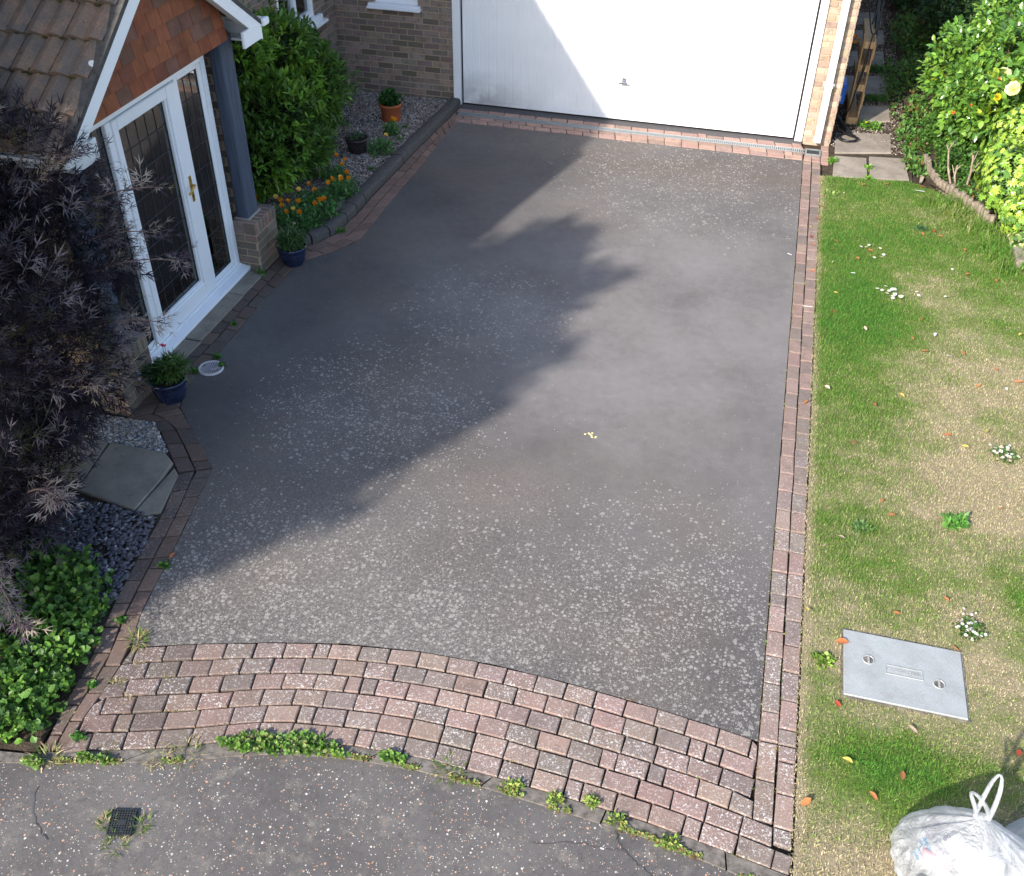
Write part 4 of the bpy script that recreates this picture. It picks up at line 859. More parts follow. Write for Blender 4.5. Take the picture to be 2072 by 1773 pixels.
foliage(t, [((-.67, -.86, .31), (.14, .14, .10))], 330, ROUND, (.022, .04), [(.04, .11, .025), (.06, .15, .03), (.03, .08, .02)], m=3, br=((-.67, -.86, .2), 20, .004))
t = pot_thing('potted_plant', 'black lattice patterned pot with grey green rosettes on the gravel', (-.71, -1.91), .03, .185, .098, .130, 'blackpot', 'black')
m = MB()
for k in range(16):
    a = k*2.4; rr = .028*math.sqrt(k); p = np.array([[-.71+rr*math.cos(a), -1.91+rr*math.sin(a), .235-rr*.25+random.random()*.02]]); lay = random.uniform(.026, .036)
    for q, (n_, el) in enumerate(((8, .15), (7, .6), (5, 1.3))):
        b = np.arange(n_)*6.283/n_+q*.4; inst(m, tpl_leaf(.5, 3, .55, .1, -.15, .7), np.repeat(p, n_, 0), np.stack([np.cos(b), np.sin(b), np.full(n_, el)], -1), np.tile((0, 0, 1.), (n_, 1)), lay*(1-.2*q), palette(n_, [(.085, .15, .075), (.065, .12, .06)]))
m.build('rosette', 'leaf', t)
t = pot_thing('potted_plant', 'glossy dark blue pot with a small pink flower beside the right brick pier', (-.35, -4.53), .0, .19, .095, .138, 'glaze', 'blue')
foliage(t, [((-.36, -4.53, .25), (.125, .125, .09))], 230, THIN, (.05, .085), [(.055, .13, .03), (.04, .09, .03), (.09, .17, .05)], m=5, spread=.9, br=((-.35, -4.53, .16), 14, .003))
flower(t, (-.34, -4.44, .37), .022, [(.75, .25, .35), (.8, .45, .5)], n=7, stem=(-.35, -4.50, .22)); flower(t, (-.27, -4.58, .27), .012, [(.12, .16, .5)]); flower(t, (-.43, -4.65, .23), .012, [(.35, .25, .6)])
t = pot_thing('potted_plant', 'glossy dark blue pot with pink and white flowers beside the left brick pier', (-.365, -6.84), .0, .195, .10, .14, 'glaze', 'blue')
foliage(t, [((-.33, -6.80, .27), (.11, .11, .10))], 210, THIN, (.05, .08), [(.09, .17, .035), (.07, .14, .03)], m=5, spread=.8, br=((-.36, -6.84, .16), 14, .003))
foliage(t, [((-.44, -6.88, .25), (.08, .09, .09))], 150, ROUND, (.02, .034), [(.03, .075, .025), (.04, .095, .03)], m=3)
for p, cl, r in (((-.43, -6.72, .40), [(.75, .08, .18), (.8, .16, .28)], .028), ((-.40, -6.73, .41), [(.75, .10, .2)], .024), ((-.44, -6.85, .36), [(.8, .8, .82)], .026), ((-.53, -6.96, .28), [(.7, .66, .78)], .026), ((-.32, -6.80, .37), [(.8, .82, .7)], .014), ((-.50, -6.99, .25), [(.82, .82, .85)], .018)):
    flower(t, p, r, cl, n=6, stem=(p[0]*.6-.146, p[1]*.6-2.73, .22))

# ================================================================== POPPIES AND WEEDS
POP = [(-.684, -2.58), (-.541, -2.739), (-.54, -2.664), (-.412, -2.943), (-.425, -3.1), (-.386, -3.147), (-.325, -3.102), (-.53, -3.194), (-.483, -3.192), (-.469, -3.309), (-.677, -3.323), (-.732, -3.509), (-.576, -3.43), (-.458, -3.627), (-.443, -3.73), (-.368, -3.655), (-.613, -3.747), (-.859, -3.753), (-.795, -3.774), (-.73, -3.77), (-.73, -3.887), (-.631, -3.984), (-.584, -3.949), (-.5, -3.991), (-1.076, -3.795), (-.50, -1.25), (-.47, -1.28), (-.40, -1.75)]
PL = [((-.63, -2.72), .13, 'small orange poppy plant just below the black lattice pot'), ((-.46, -3.08), .2, 'orange poppy plant next to the raised kerb, middle of the poppy bed'), ((-.62, -3.42), .2, 'orange poppy plant in the middle of the clump under the big shrub'),
      ((-.44, -3.62), .2, 'orange poppy plant against the bend of the raised kerb'), ((-.72, -3.82), .2, 'orange poppy plant right behind the right brick pier'), ((-.50, -3.93), .17, 'orange poppy plant nearest the blue pot and kerb corner'),
      ((-1.05, -3.85), .13, 'lone yellow orange poppy behind the timber post'), ((-.50, -1.30), .09, 'small poppy with two orange blooms in front of the terracotta pot'), ((-.43, -1.85), .14, 'feathery green poppy plant beside the black lattice pot')]
plants = []
for (c, r, l) in PL:
    t = thing('poppy_plant', l, 'poppy', (c[0], c[1], .03), 'orange poppies in the gravel bed'); plants.append((c, t))
    n_ = int(900*r); foliage(t, [((c[0], c[1], .08), (r*1.15, r*1.2, .11))], n_, LEAF, (.03, .06), [(.085, .22, .05), (.065, .17, .045), (.12, .28, .07)], m=4, spread=.8, zmin=.03, up=.8, br=((c[0], c[1], .03), 25, .003))
for p in POP:
    c, t = min(plants, key=lambda q: (q[0][0]-p[0])**2+(q[0][1]-p[1])**2)
    z = .25+random.uniform(-.015, .015); cl = ORG if random.random() < .85 else [(.88, .62, .15)]
    flower(t, (p[0], p[1], z if p[1] < -2 else .2), random.uniform(.040, .050), cl, n=4, stem=((p[0]*.7+c[0]*.3), (p[1]*.7+c[1]*.3), .04), cup=1.1, up=(.25, -.45, 1))
def weed(p, r, h, tpl, L, cols, label, n=40, m=3, group=None, name='weed', z=.0, spread=.7, cat='weed', asp=.75):
    h = h*.7; P, D = shell([((p[0], p[1], z+h*.3), (r, r*asp, h*.8))], n, .1, -2, 3., z+.003, .6); mb = MB(); rosettes(mb, tpl, P, D, m, L, spread, cols); 
    branches(mb, (p[0], p[1], z-.005), P[:8], .002, 4, (.09, .15, .05), .1)
    return mb.build(name, 'leaf', label=label, cat=cat, group=group)
def tuft(p, r, h, label, n=120, dry=.5, group=None, z=0., name='grass_tuft'):
    cols = [(.11, .19, .035), (.42, .34, .17)]; mb = MB(); N = n; a = rng.uniform(0, 6.28, N); rr = r*.8*np.sqrt(rng.uniform(size=N)); P = np.stack([p[0]+rr*np.cos(a), p[1]+rr*np.sin(a), np.full(N, z-.004)], -1)
    D = np.stack([np.cos(a)*.7, np.sin(a)*.7, rng.uniform(.3, 1.3, N)], -1)+rvec(N, .5); inst(mb, tpl_leaf(.09, 3, .6, .2, .55, .3), P, D, np.tile((0, 0, 1.), (N, 1))+rvec(N, .2), rng.uniform(.35, .9, N)*h, palette(N, cols, [1-dry, dry], .2))
    return mb.build(name, 'leaf', label=label, cat='grass tuft', group=group)
LG = [(.15, .29, .045), (.20, .34, .07), (.10, .22, .035), (.25, .30, .10)]
KW = 'weeds growing in the pavement joint'
for p, r, h, l in (((2.03, -9.545), .20, .045, 'largest bright green weed mat, right part of the long strip on the kerb'), ((1.78, -9.60), .19, .045, 'bright green weed mat in the middle of the long strip on the kerb'), ((1.60, -9.655), .11, .04, 'bright green weed mat at the left end of the long strip on the kerb'),
                   ((2.47, -9.505), .085, .035, 'compact bright green weed cushion alone on the kerb right of the long strip'), ((.60, -10.03), .07, .04, 'leafy green weed at the left corner of the kerb and paving'), ((.86, -9.93), .05, .03, 'little leafy weed on the kerb below the first paving blocks'), ((.97, -9.92), .04, .025, 'tiny leafy weed on the kerb next to dry grass')):
    weed(p, r*.95, h, ROUND, (.014, .027), LG, l, int(45+2600*r*r), 4, KW, 'weed_clump', asp=.30)
for p, r, h, l in (((3.157, -9.50), .05, .03, 'yellowish weed on the kerb below the middle of the arc'), ((3.383, -9.515), .045, .03, 'upright weed on the kerb, first of a pair near the cracks'), ((3.57, -9.48), .04, .03, 'weed on the kerb between two paving blocks near the cracks'), ((3.716, -9.555), .05, .03, 'spiky weed above the branching crack in the pavement'), ((4.0, -9.60), .06, .025, 'low yellow weed strip near the lower right end of the kerb')):
    weed(p, r, h, OVAL, (.012, .026), [(.24, .36, .07), (.35, .38, .10), (.16, .28, .05)], l, 45, 3, KW, 'weed')
TG = 'grass tufts in the paving joints'
for p, r, h, dr, l in (((1.22, -9.82), .09, .06, .75, 'dry straw coloured tuft on the kerb left of the weed strip'), ((1.38, -9.76), .10, .07, .5, 'half green grass tuft on the kerb left of the weed strip'), ((2.79, -9.485), .09, .08, .35, 'green grass tuft with long blades on the kerb, middle of the arc'), ((.66, -9.98), .07, .09, .45, 'tall thin grass tuft at the left corner of the paving'),
                       ((.74, -9.44), .04, .045, .8, 'dry tuft in a joint of the third course near the left edge'), ((.80, -9.30), .035, .04, .85, 'pale dry tuft in a joint below the asphalt corner'), ((.95, -9.845), .04, .04, .4, 'small green tuft in the bottom course near the left'), ((1.02, -9.335), .04, .035, .8, 'dry tuft in the second course of blocks'), ((.86, -9.53), .045, .04, .85, 'larger pale dry tuft in the middle courses at the left'),
                       ((.70, -9.13), .05, .10, .5, 'tall wispy grass where the left brick strip meets the arc'), ((.60, -9.72), .04, .05, .5, 'grass tuft at the edge of the green bed beside the strip'), ((3.1, -9.5), .03, .04, .6, 'small blade tuft on the kerb right of the middle'), ((4.40, -9.70), .05, .03, .5, 'yellow green tuft at the far right end of the kerb')):
    tuft(p, r, h, l, 90, dr, TG)
for p, r, l in (((1.17, -10.23), .05, 'grass fringe on the left side of the square drain grate'), ((1.35, -10.20), .055, 'grass fringe on the right side of the square drain grate'), ((1.29, -10.33), .075, 'longer grass fringe below the square drain grate')): tuft(p, r, .055, l, 130, .3, 'grass around the square drain grate', -.01)
for p, r, h, l in (((-.375, -6.47), .05, .03, 'small mossy weed left of the round drain cover'), ((-.19, -6.33), .035, .025, 'small weed on the right side of the round drain cover'), ((-.30, -6.22), .05, .03, 'low green weed above the round drain cover'), ((-.39, -5.72), .035, .03, 'little leafy weed between the dark bricks below the porch'), ((-.55, -4.83), .07, .09, 'tall leafy weed at the base of the right brick pier'), ((.12, -3.72), .0, .0, ''),
                   ((-.16, -3.80), .07, .05, 'leafy weed hanging over the bend of the raised kerb'), ((-.42, -1.05), .06, .06, 'leafy seedling right of the terracotta pot'), ((-.36, -1.45), .06, .05, 'leafy seedling near the kerb below the terracotta pot'), ((-.37, -2.35), .06, .05, 'leafy seedling by the kerb below the feathery poppy plant'), ((.53, -8.53), .035, .03, 'small green weed growing from the edge of the left brick strip'), ((.52, -9.02), .04, .02, 'flat leafy weed on the left brick strip'), ((.62, -9.50), .03, .03, 'small clover weed on the left courses of the arc'), ((.75, -9.83), .04, .03, 'round leaved weed on the lowest course at the left')):
    if r: weed(p, r*.8, h, OVAL if h > .04 else ROUND, (.012, .024), [(.09, .24, .04), (.07, .18, .03), (.13, .29, .05)], l, int(25+900*r*r*6), 3, 'small weeds between the bricks and gravel', 'weed', .03 if (p[0] < -.2 and -3.7 < p[1] < 0) else 0)
# lawn weeds
weed((5.62, -6.72), .075, .05, LEAF, (.03, .06), [(.10, .27, .05), (.14, .32, .06)], 'bright green thistle like weed in the dry part of the lawn', 60, 4, None, 'thistle_weed')
weed((4.99, -6.95), .08, .02, LEAF, (.02, .04), [(.13, .24, .07), (.1, .2, .06)], 'flat grey green rosette weed in the lawn near the brick edge', 50, 3, None, 'rosette_weed')
weed((4.745, -8.20), .075, .025, ROUND, (.018, .03), [(.22, .36, .05), (.10, .2, .03), (.3, .42, .08)], 'round leaved weed patch left of the manhole cover', 60, 3, None, 'weed_clump')
weed((5.66, -2.08), .07, .02, LEAF, (.02, .04), [(.05, .14, .06), (.04, .11, .05)], 'dark blue green rosette weed in the lawn below the hedge corner', 50, 3, None, 'rosette_weed')
weed((4.72, -1.45), .10, .03, OVAL, (.015, .03), [(.32, .40, .13), (.2, .32, .08)], 'pale yellow green clover patch in the top left corner of the lawn', 80, 3, None, 'clover_patch')
weed((4.74, -.55), .05, .06, OVAL, (.02, .04), [(.2, .36, .06), (.12, .28, .04)], 'leafy weed strip between the garage corner and the first slab', 60, 3, None, 'weed')
weed((5.15, -.62), .06, .03, OVAL, (.02, .035), [(.2, .38, .06)], 'bright weed in the cross joint of the two front slabs', 40, 3, None, 'weed')
weed((5.15, -.92), .05, .03, OVAL, (.02, .035), [(.2, .38, .06)], 'bright weed in the joint where the front slabs meet the lawn', 30, 3, None, 'weed')
weed((5.20, .72), .16, .05, OVAL, (.025, .045), [(.13, .28, .04), (.09, .2, .03)], 'leafy weed patch with a yellow flower between slabs in the sun', 170, 3, None, 'weed_clump')
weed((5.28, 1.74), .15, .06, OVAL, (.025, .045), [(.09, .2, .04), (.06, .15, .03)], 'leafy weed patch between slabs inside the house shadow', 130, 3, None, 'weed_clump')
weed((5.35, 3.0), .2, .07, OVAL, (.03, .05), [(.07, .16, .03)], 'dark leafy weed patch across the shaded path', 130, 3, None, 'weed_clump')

# ================================================================== SHRUBS
# big green shrub between porch and garage
SB = [((-1.15, -3.0, .7), (.5, .5, .6)), ((-1.2, -2.1, .75), (.45, .5, .6)), ((-1.25, -1.6, .6), (.38, .42, .45)), ((-1.3, -2.5, 1.3), (.38, .5, .45)), ((-1.4, -1.6, 1.1), (.22, .32, .26)), ((-1.05, -2.7, .4), (.4, .5, .35)), ((-1.2, -3.4, .5), (.38, .4, .45)), ((-1.35, -3.2, 1.5), (.3, .4, .4))]
t = thing('evergreen_shrub', 'large dense green leafy shrub filling the corner between the porch and the garage wall', 'shrub', (-1.2, -2.5, 0))
P, D = shell(SB, 2900, .62, .22, 4., .06, .55, .30); k = P[:, 0] > -1.6; P, D = P[k], D[k]
m = MB(); tip = vn(P, 3.) > .25; GS = [(.085, .175, .03), (.065, .14, .025), (.11, .22, .03)]
SHR = tpl_leaf(.30, 3, .8, .2, .18, .6); rosettes(m, SHR, P[~tip], D[~tip], 7, (.065, .10), .7, GS); rosettes(m, SHR, P[tip], D[tip], 8, (.065, .105), .6, [(.16, .31, .035), (.12, .24, .03), (.22, .38, .04)])
m.build('foliage', 'leaf', t)
m = MB(); branches(m, (-1.2, -2.5, 0), P[rng.choice(len(P), 60)], .022, 5, (.07, .05, .035), .03); m.build('stem', 'attr', t)
m = MB(); P, D = shell([(c, tuple(v*.72 for v in r)) for c, r in SB], 2600, .2, -1, 4., .08); k = P[:, 0] > -1.6; rosettes(m, LEAF, P[k], D[k], 4, (.05, .08), .9, [(.03, .06, .015)]); m.build('inner_foliage', 'leaf', t)  # inner leaves darkened in colour to paint the shade inside the shrub
# purple elder
EB = [((-.72, -7.34, 1.46), (.56, .50, .54)), ((-.32, -7.95, 1.08), (.36, .44, .42)), ((-.75, -8.25, 1.2), (.75, .70, .75)), ((-.38, -8.7, .62), (.38, .42, .42)), ((-1.2, -7.7, 1.65), (.6, .55, .5)), ((-.62, -9.0, .52), (.46, .42, .38)), ((-.85, -7.15, 2.0), (.46, .34, .32)), ((-1.35, -7.1, 2.15), (.5, .4, .35))]
EC = [(.012, .008, .014), (.024, .017, .028), (.045, .034, .048), (.17, .145, .155), (.09, .085, .04)]; EW = [.36, .30, .18, .11, .05]  # pale grey sprigs paint in sky highlights, near-black ones the shaded gaps
t = thing('purple_elder', 'big dark purple cut leaf elder spreading in front of the porch', 'shrub', (-.6, -8.2, 0))
P, D = shell(EB, 3900, .45, -.05, 4., .12, .35); m = MB()
inst(m, SPRIG, P, D+rvec(len(P), .45), np.tile((0, 0, 1.), (len(P), 1))+rvec(len(P), .35), rng.uniform(.16, .25, len(P)), palette(len(P), EC, EW, .2))
k = rng.choice(len(P), 420, replace=False)
for q in k[:0]: pass
LONG = [((-.65, -7.0, 2.28), (-.90, -7.3, 1.9)), ((-.05, -6.95, 1.55), (-.5, -7.25, 1.55)), ((.16, -7.05, 1.42), (-.4, -7.35, 1.40)), ((-.02, -6.85, 1.85), (-.55, -7.15, 1.75)), ((.22, -7.5, 1.2), (-.2, -7.7, 1.2)), ((-.8, -7.3, 2.45), (-1.0, -7.6, 2.1)), ((.28, -8.9, .85), (-.05, -8.8, .75)), ((.30, -9.5, .42), (-.05, -9.25, .5)), ((.15, -8.2, 1.15), (-.2, -8.2, 1.1)), ((-.35, -7.2, 2.2), (-.7, -7.4, 1.9)), ((.02, -9.3, .6), (-.3, -9.2, .6))]
mm = MB()
for tip, base in LONG:
    tip, base = np.array(tip), np.array(base); f = np.linspace(0, 1, 8)[:, None]; L_ = base+(tip-base)*f+np.sin(f*np.pi)*np.array([0, 0, .05]); mm.tube(L_, np.linspace(.008, .0025, 8), 5, (.20, .13, .11), 0, False)
    d = (tip-base)/np.linalg.norm(tip-base); n_ = 16; ff = rng.uniform(.15, 1., n_)**.8; PP = base+(tip-base)*ff[:, None]+np.sin(ff*np.pi)[:, None]*np.array([0, 0, .05])
    inst(m, SPRIG, PP, d*.7+rvec(n_, .55)+np.array([0, 0, .1]), np.tile((0, 0, 1.), (n_, 1))+rvec(n_, .2), rng.uniform(.13, .2, n_), palette(n_, [(.26, .21, .19), (.10, .07, .09), (.36, .30, .24)], [.4, .35, .25], .15))  # paler sprigs on these shoots: sunlit tips put into the leaf colour
m.build('foliage', 'leaf', t)
branches(mm, (-.75, -8.25, 0), P[k[:70]]*.75+np.array([-.75, -8.25, .6])*.25, .014, 5, (.06, .045, .04), .04); mm.build('stem', 'attr', t)
# low ground cover of the bottom left bed
GV = [((.36, -9.35, .04), (.14, .30, .06)), ((.28, -9.0, .05), (.14, .2, .07)), ((.44, -9.7, .04), (.13, .22, .05))]+[((-.05+.0*i, -9.1-.0*i, .05), (.35, .3, .10)) for i in range(1)]+[((.12, -9.15, .06), (.26, .3, .09)), ((.25, -9.5, .06), (.24, .28, .09)), ((.36, -9.78, .05), (.16, .18, .07)), ((-.3, -9.6, .08), (.5, .45, .12)), ((-.25, -9.0, .12), (.4, .35, .14)), ((.02, -8.85, .10), (.3, .22, .10)), ((-.8, -8.9, .15), (.4, .5, .2)), ((.1, -9.9, .06), (.32, .16, .08))]
P, D = shell(GV, 4200, .1, -.35, 5., .01, 1.0); k = inside(P[:, :2], [(-6, -8.3), (.16, -8.62), (.32, -8.75), (.40, -8.95), (.47, -9.12), (.54, -9.4), (.59, -9.75), (.57, -9.98), (-6, -10.6)]); P, D = P[k], D[k]
m = MB(); rosettes(m, ROUND, P, D, 3, (.018, .048), .8, [(.10, .22, .035), (.075, .17, .03), (.14, .28, .045), (.055, .12, .03)]); m.build('ground_cover', 'leaf', kind='stuff', label='low round leaved green ground cover in the bottom left bed', cat='ground cover')
# ---- right side: hedge of roses, ivy, ground cover
t = thing('rose_bush', 'tall glossy green rose bush with pale yellow roses at the top right', 'rose bush', (6.5, .5, 0))
RB = [((6.38, .55, .62), (.50, .70, .48)), ((6.50, -.35, .72), (.46, .50, .42)), ((6.2, 0., .7), (.38, .48, .38)), ((6.15, 1.2, .7), (.45, .70, .5)), ((6.75, 1.6, .75), (.60, .75, .60)), ((6.75, .4, 1.15), (.50, .8, .35)), ((7.2, .2, 1.2), (.5, .9, .5)), ((7.0, 2.6, .9), (.6, .8, .7)), ((6.2, .1, .35), (.30, .45, .25))]
P, D = shell(RB, 4000, .6, -.05, 3., .12, .3); m = MB(); y_ = (vn(P, 1.6) > .25) & (P[:, 2] > .6)
rosettes(m, OVAL, P[~y_], D[~y_], 5, (.06, .10), .9, [(.11, .24, .035), (.15, .30, .04), (.08, .19, .035), (.19, .33, .05)]); rosettes(m, OVAL, P[y_], D[y_], 5, (.055, .09), .9, [(.20, .32, .03), (.14, .26, .03), (.28, .36, .035)])
m.build('foliage', 'gloss', t); m = MB(); branches(m, (6.5, .5, 0), P[rng.choice(len(P), 70)], .014, 5, (.16, .10, .06), .02); m.build('stem', 'attr', t)
def rose(t, p, r, cols):
    m = MB(); U = np.array([-.4, -.75, .6]); U /= np.linalg.norm(U); X = np.cross(U, (0, 0, 1)); X /= np.linalg.norm(X); Y = np.cross(U, X)
    for q, (n_, cup, s) in enumerate(((8, .15, 1.), (7, .55, .85), (6, 1.2, .68), (4, 2.5, .5))):
        a = np.arange(n_)*6.283/n_+q*.5+rng.normal(size=n_)*.12; D = X*np.cos(a)[:, None]+Y*np.sin(a)[:, None]+U*cup
        inst(m, tpl_leaf(1.0, 3, .45, 0, -.3, .7), np.tile(np.array(p, float), (n_, 1)), D, np.tile(U, (n_, 1))-D*.3, r*s*rng.uniform(.85, 1.1, n_), palette(n_, cols, None, .05))
    m.build('rose', 'petal', t)
for p, r in (((6.42, -.02, 1.02), .085), ((6.40, -.75, 1.10), .09)): rose(t, p, r, [(.82, .78, .36), (.85, .82, .5)])
for p, r in (((6.30, -.6, .95), .045), ((6.85, .25, 1.1), .05)): rose(t, p, r, [(.85, .62, .02)])
for p in ((6.10, -.35, .75), (5.96, -.25, .62), (6.0, 1.0, .6), (6.35, -.15, 1.0), (6.65, .6, 1.3), (5.95, 1.7, .7)): rose(t, p, .024, [(.82, .25, .06)])
t = thing('ivy_bush', 'rounded mound of bright yellow green ivy at the right edge', 'ivy', (6.7, -1.5, 0))
IB = [((6.50, -1.5, .48), (.38, .55, .40)), ((6.62, -.95, .72), (.38, .45, .35)), ((6.62, -2.0, .30), (.28, .34, .24)), ((7.1, -1.8, .7), (.5, .5, .4))]
P, D = shell(IB, 2700, .72, -.3, 3., .05, .2); m = MB(); inst(m, STAR, P, np.cross(D, rvec(len(P)))*.8+np.array([0, 0, -.5]), D+np.array([0, 0, .4])+rvec(len(P), .25), rng.uniform(.055, .10, len(P)), palette(len(P), [(.30, .45, .055), (.38, .50, .08), (.19, .34, .045), (.09, .2, .035)], [.3, .2, .3, .2], .15))
P2, D2 = shell([(c, tuple(v*.8 for v in r)) for c, r in IB], 900, .3, -1, 3., .03); inst(m, STAR, P2, rvec(len(P2)), D2, rng.uniform(.06, .1, len(P2)), palette(len(P2), [(.05, .11, .025)]))  # darker inner leaves paint in the shade behind the outer ivy
m.build('foliage', 'gloss', t)
t = thing('variegated_ivy', 'trailing cream edged ivy at the foot of the yellow green ivy mound', 'ivy', (6.7, -2.4, 0))
P, D = shell([((6.66, -2.25, .12), (.22, .30, .14)), ((6.85, -2.7, .15), (.3, .25, .16)), ((6.62, -1.75, .12), (.14, .2, .12))], 700, .4, -1, 3., .03, .3); m = MB(); inst(m, STAR, P, rvec(len(P))+np.array([-.3, -.5, 0]), D+np.array([0, 0, .5]), rng.uniform(.045, .075, len(P)), palette(len(P), [(.16, .26, .06), (.5, .5, .25), (.09, .17, .05), (.28, .38, .07)], None, .15)); m.build('foliage', 'gloss', t)
t = thing('low_shrub', 'low dark green small leaved shrub below the rose bush', 'shrub', (6.05, -.2, 0))
foliage(t, [((6.15, -.30, .16), (.28, .40, .17)), ((6.0, .5, .14), (.22, .5, .15)), ((6.35, -.75, .12), (.28, .25, .13))], 1500, OVAL, (.03, .05), [(.07, .17, .03), (.05, .12, .025), (.10, .22, .035)], m=4, spread=.8, rmin=.3, zmin=.04, br=((6.1, -.1, .03), 25, .006))
P, D = shell([((5.62, .4, .04), (.12, .9, .05)), ((5.72, -.50, .04), (.12, .3, .05)), ((5.95, -.6, .05), (.12, .3, .05)), ((6.2, -1.1, .05), (.2, .3, .05)), ((5.5, 2.3, .04), (.14, 1.2, .05)), ((5.78, .2, .05), (.14, .45, .06)), ((5.80, 1.2, .06), (.2, .6, .08)), ((5.85, 2.6, .08), (.3, .9, .12)), ((5.9, 4.5, .1), (.35, 1.2, .15)), ((5.62, -.35, .03), (.08, .3, .04)), ((6.6, 4.5, .2), (.6, 1.8, .3))], 5200, .05, -.5, 3., .03, .8); m = MB(); rosettes(m, OVAL, P, D, 4, (.03, .055), .8, [(.09, .20, .035), (.06, .15, .03), (.14, .24, .05), (.2, .1, .04)], [.4, .35, .17, .08]); m.build('border_ground_cover', 'leaf', kind='stuff', label='leafy ground cover along the bed beside the side path', cat='ground cover')
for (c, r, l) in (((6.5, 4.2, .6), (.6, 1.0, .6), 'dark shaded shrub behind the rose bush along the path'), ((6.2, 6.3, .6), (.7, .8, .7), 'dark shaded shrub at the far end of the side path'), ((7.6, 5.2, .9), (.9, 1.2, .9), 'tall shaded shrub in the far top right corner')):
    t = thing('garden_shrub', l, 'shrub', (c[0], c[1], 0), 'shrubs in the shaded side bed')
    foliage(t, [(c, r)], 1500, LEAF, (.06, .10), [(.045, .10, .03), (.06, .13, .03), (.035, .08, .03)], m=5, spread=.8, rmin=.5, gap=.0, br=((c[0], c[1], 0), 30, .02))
fn = thing('timber_fence', 'weathered timber fence closing the far end of the side path', 'fence', (5.4, 7.5, 0)); m = MB()
for i in range(16): m.bbox(4.72+i*.125, 4.835+i*.125, 7.42, 7.44, 0, 1.75+random.uniform(-.01, .01), .003)
m.build('board', 'log', fn, kind='stuff'); m = MB(); m.bbox(4.72, 6.9, 7.44, 7.48, .4, .48); m.build('rail', 'log', fn)
# pruned stems
for c, pts, l in (((6.16, -1.02), [[(6.18, -1.03, 0), (6.19, -.98, .22), (6.17, -.95, .42)], [(6.19, -.98, .24), (6.24, -.98, .34), (6.27, -1.0, .40)], [(6.18, -.96, .34), (6.21, -.92, .46)], [(6.17, -.95, .38), (6.14, -.96, .46)], [(6.19, -.98, .26), (6.25, -1.02, .28)]], 'brown pruned upright stem with short forks behind the log edging'),
                  ((6.06, -.88), [[(6.10, -.95, 0), (6.05, -.90, .14), (6.05, -.88, .26)], [(6.05, -.9, .14), (6.0, -.86, .25)], [(6.05, -.89, .2), (6.09, -.88, .27)]], 'stubby grey pruned stem behind the log edging'),
                  ((5.95, -.75), [[(6.05, -.86, 0), (5.98, -.78, .18), (5.94, -.72, .36)], [(5.94, -.72, .36), (5.90, -.70, .42)], [(5.95, -.73, .33), (5.96, -.68, .44)], [(5.94, -.72, .36), (5.97, -.74, .47)]], 'leaning grey pruned stem nearest the side path')):
    t = thing('pruned_stem', l, 'pruned shrub', (c[0], c[1], 0), 'pruned stems beside the log edging'); m = MB()
    for k, p in enumerate(pts): m.tube(np.array(p), np.linspace(.014, .009, len(p)) if k == 0 else np.linspace(.008, .004, len(p)), 8, mi=0)
    m.build('stem', 'greystem', t)
# log roll edging
t = thing('log_roll_edging', 'weathered half round log roll edging fallen outward beside the side path', 'edging', (5.9, -.9, 0))
pth, ll = resamp([(5.80, -.30), (5.84, -.65), (5.92, -.95), (6.06, -1.22), (6.22, -1.50), (6.36, -1.85)], 27)
for i, p in enumerate(pth):
    f = i/26; d = np.array([-.75, -.55]); lean = .22*math.exp(-((f-.3)/.25)**2)+.10*random.random(); h = .145+random.uniform(-.022, .018); dd = np.array([d[0]*lean, d[1]*lean, 1-lean*.75]); dd /= np.linalg.norm(dd)
    m = MB(); b = np.array([p[0], p[1], -.01]); m.tube([b, b+dd*h*.5, b+dd*h*.97, b+dd*h], [.029, .029, .028, .024], 10); m.build('stake', 'log', t)
t = thing('fallen_log_roll', 'splintered piece of log edging lying flat at the corner of the front slabs', 'edging', (5.72, -.7, 0))
for i in range(6):
    a = -2.25+i*.13; m = MB(); b = np.array([5.84-.02*i, -.60-.012*i, .045-.004*i]); L_ = .24-.03*abs(i-3); d = np.array([math.cos(a), math.sin(a), -.12]); nn = np.array([-d[1], d[0], 0])*.017
    V = [b-nn, b+nn, b+d*L_*.75+nn, b+d*L_+nn*.3, b+d*L_*.85-nn*.6, b+d*L_*.7-nn]; m.add(V+[v-np.array([0, 0, .012]) for v in V], [[5, 4, 3, 2, 1, 0], list(range(6, 12))]+[[q, (q+1) % 6, 6+(q+1) % 6, 6+q] for q in range(6)]); m.build('stake', 'splint', t)
m = MB(); m.bbox(6.50, 6.78, -2.72, -2.42, -.02, .10, .012); m.build('kerb_stone', 'slab', label='pale grey square stone block at the lawn edge under the ivy', cat='stone')

# ================================================================== PALLET, HOSE, BLUE BOX
t = thing('wooden_pallet', 'pale wooden pallet standing on edge against the garage side wall', 'pallet', (4.97, 1.1, 0))
for x in (4.890, 5.018):
    for y in (.755, .90): m = MB(); m.bbox(x, x+.016, y, y+.09, 0, 1.05, .003); m.build('board', 'wood', t)
for z in (.0, .42, .66, .94):
    m = MB(); m.bbox(4.907, 5.017, .75, 1.75, z, z+.085, .003); m.build('cross_block', 'wood', t)
m = MB(); m.bbox(5.035, 5.05, .78, 1.75, .80, .98, .004); m.bbox(5.035, 5.05, .78, 1.75, .2, .38, .004); m.build('deck_board', 'wood', t)
m = MB(); m.bbox(4.702, 4.80, .62, .92, .28, .52, .015); m.bbox(4.72, 4.805, .61, .93, .505, .535, .01); m.bbox(4.80, 4.808, .66, .70, .29, .49, .002); m.bbox(4.80, 4.808, .76, .80, .29, .49, .002)
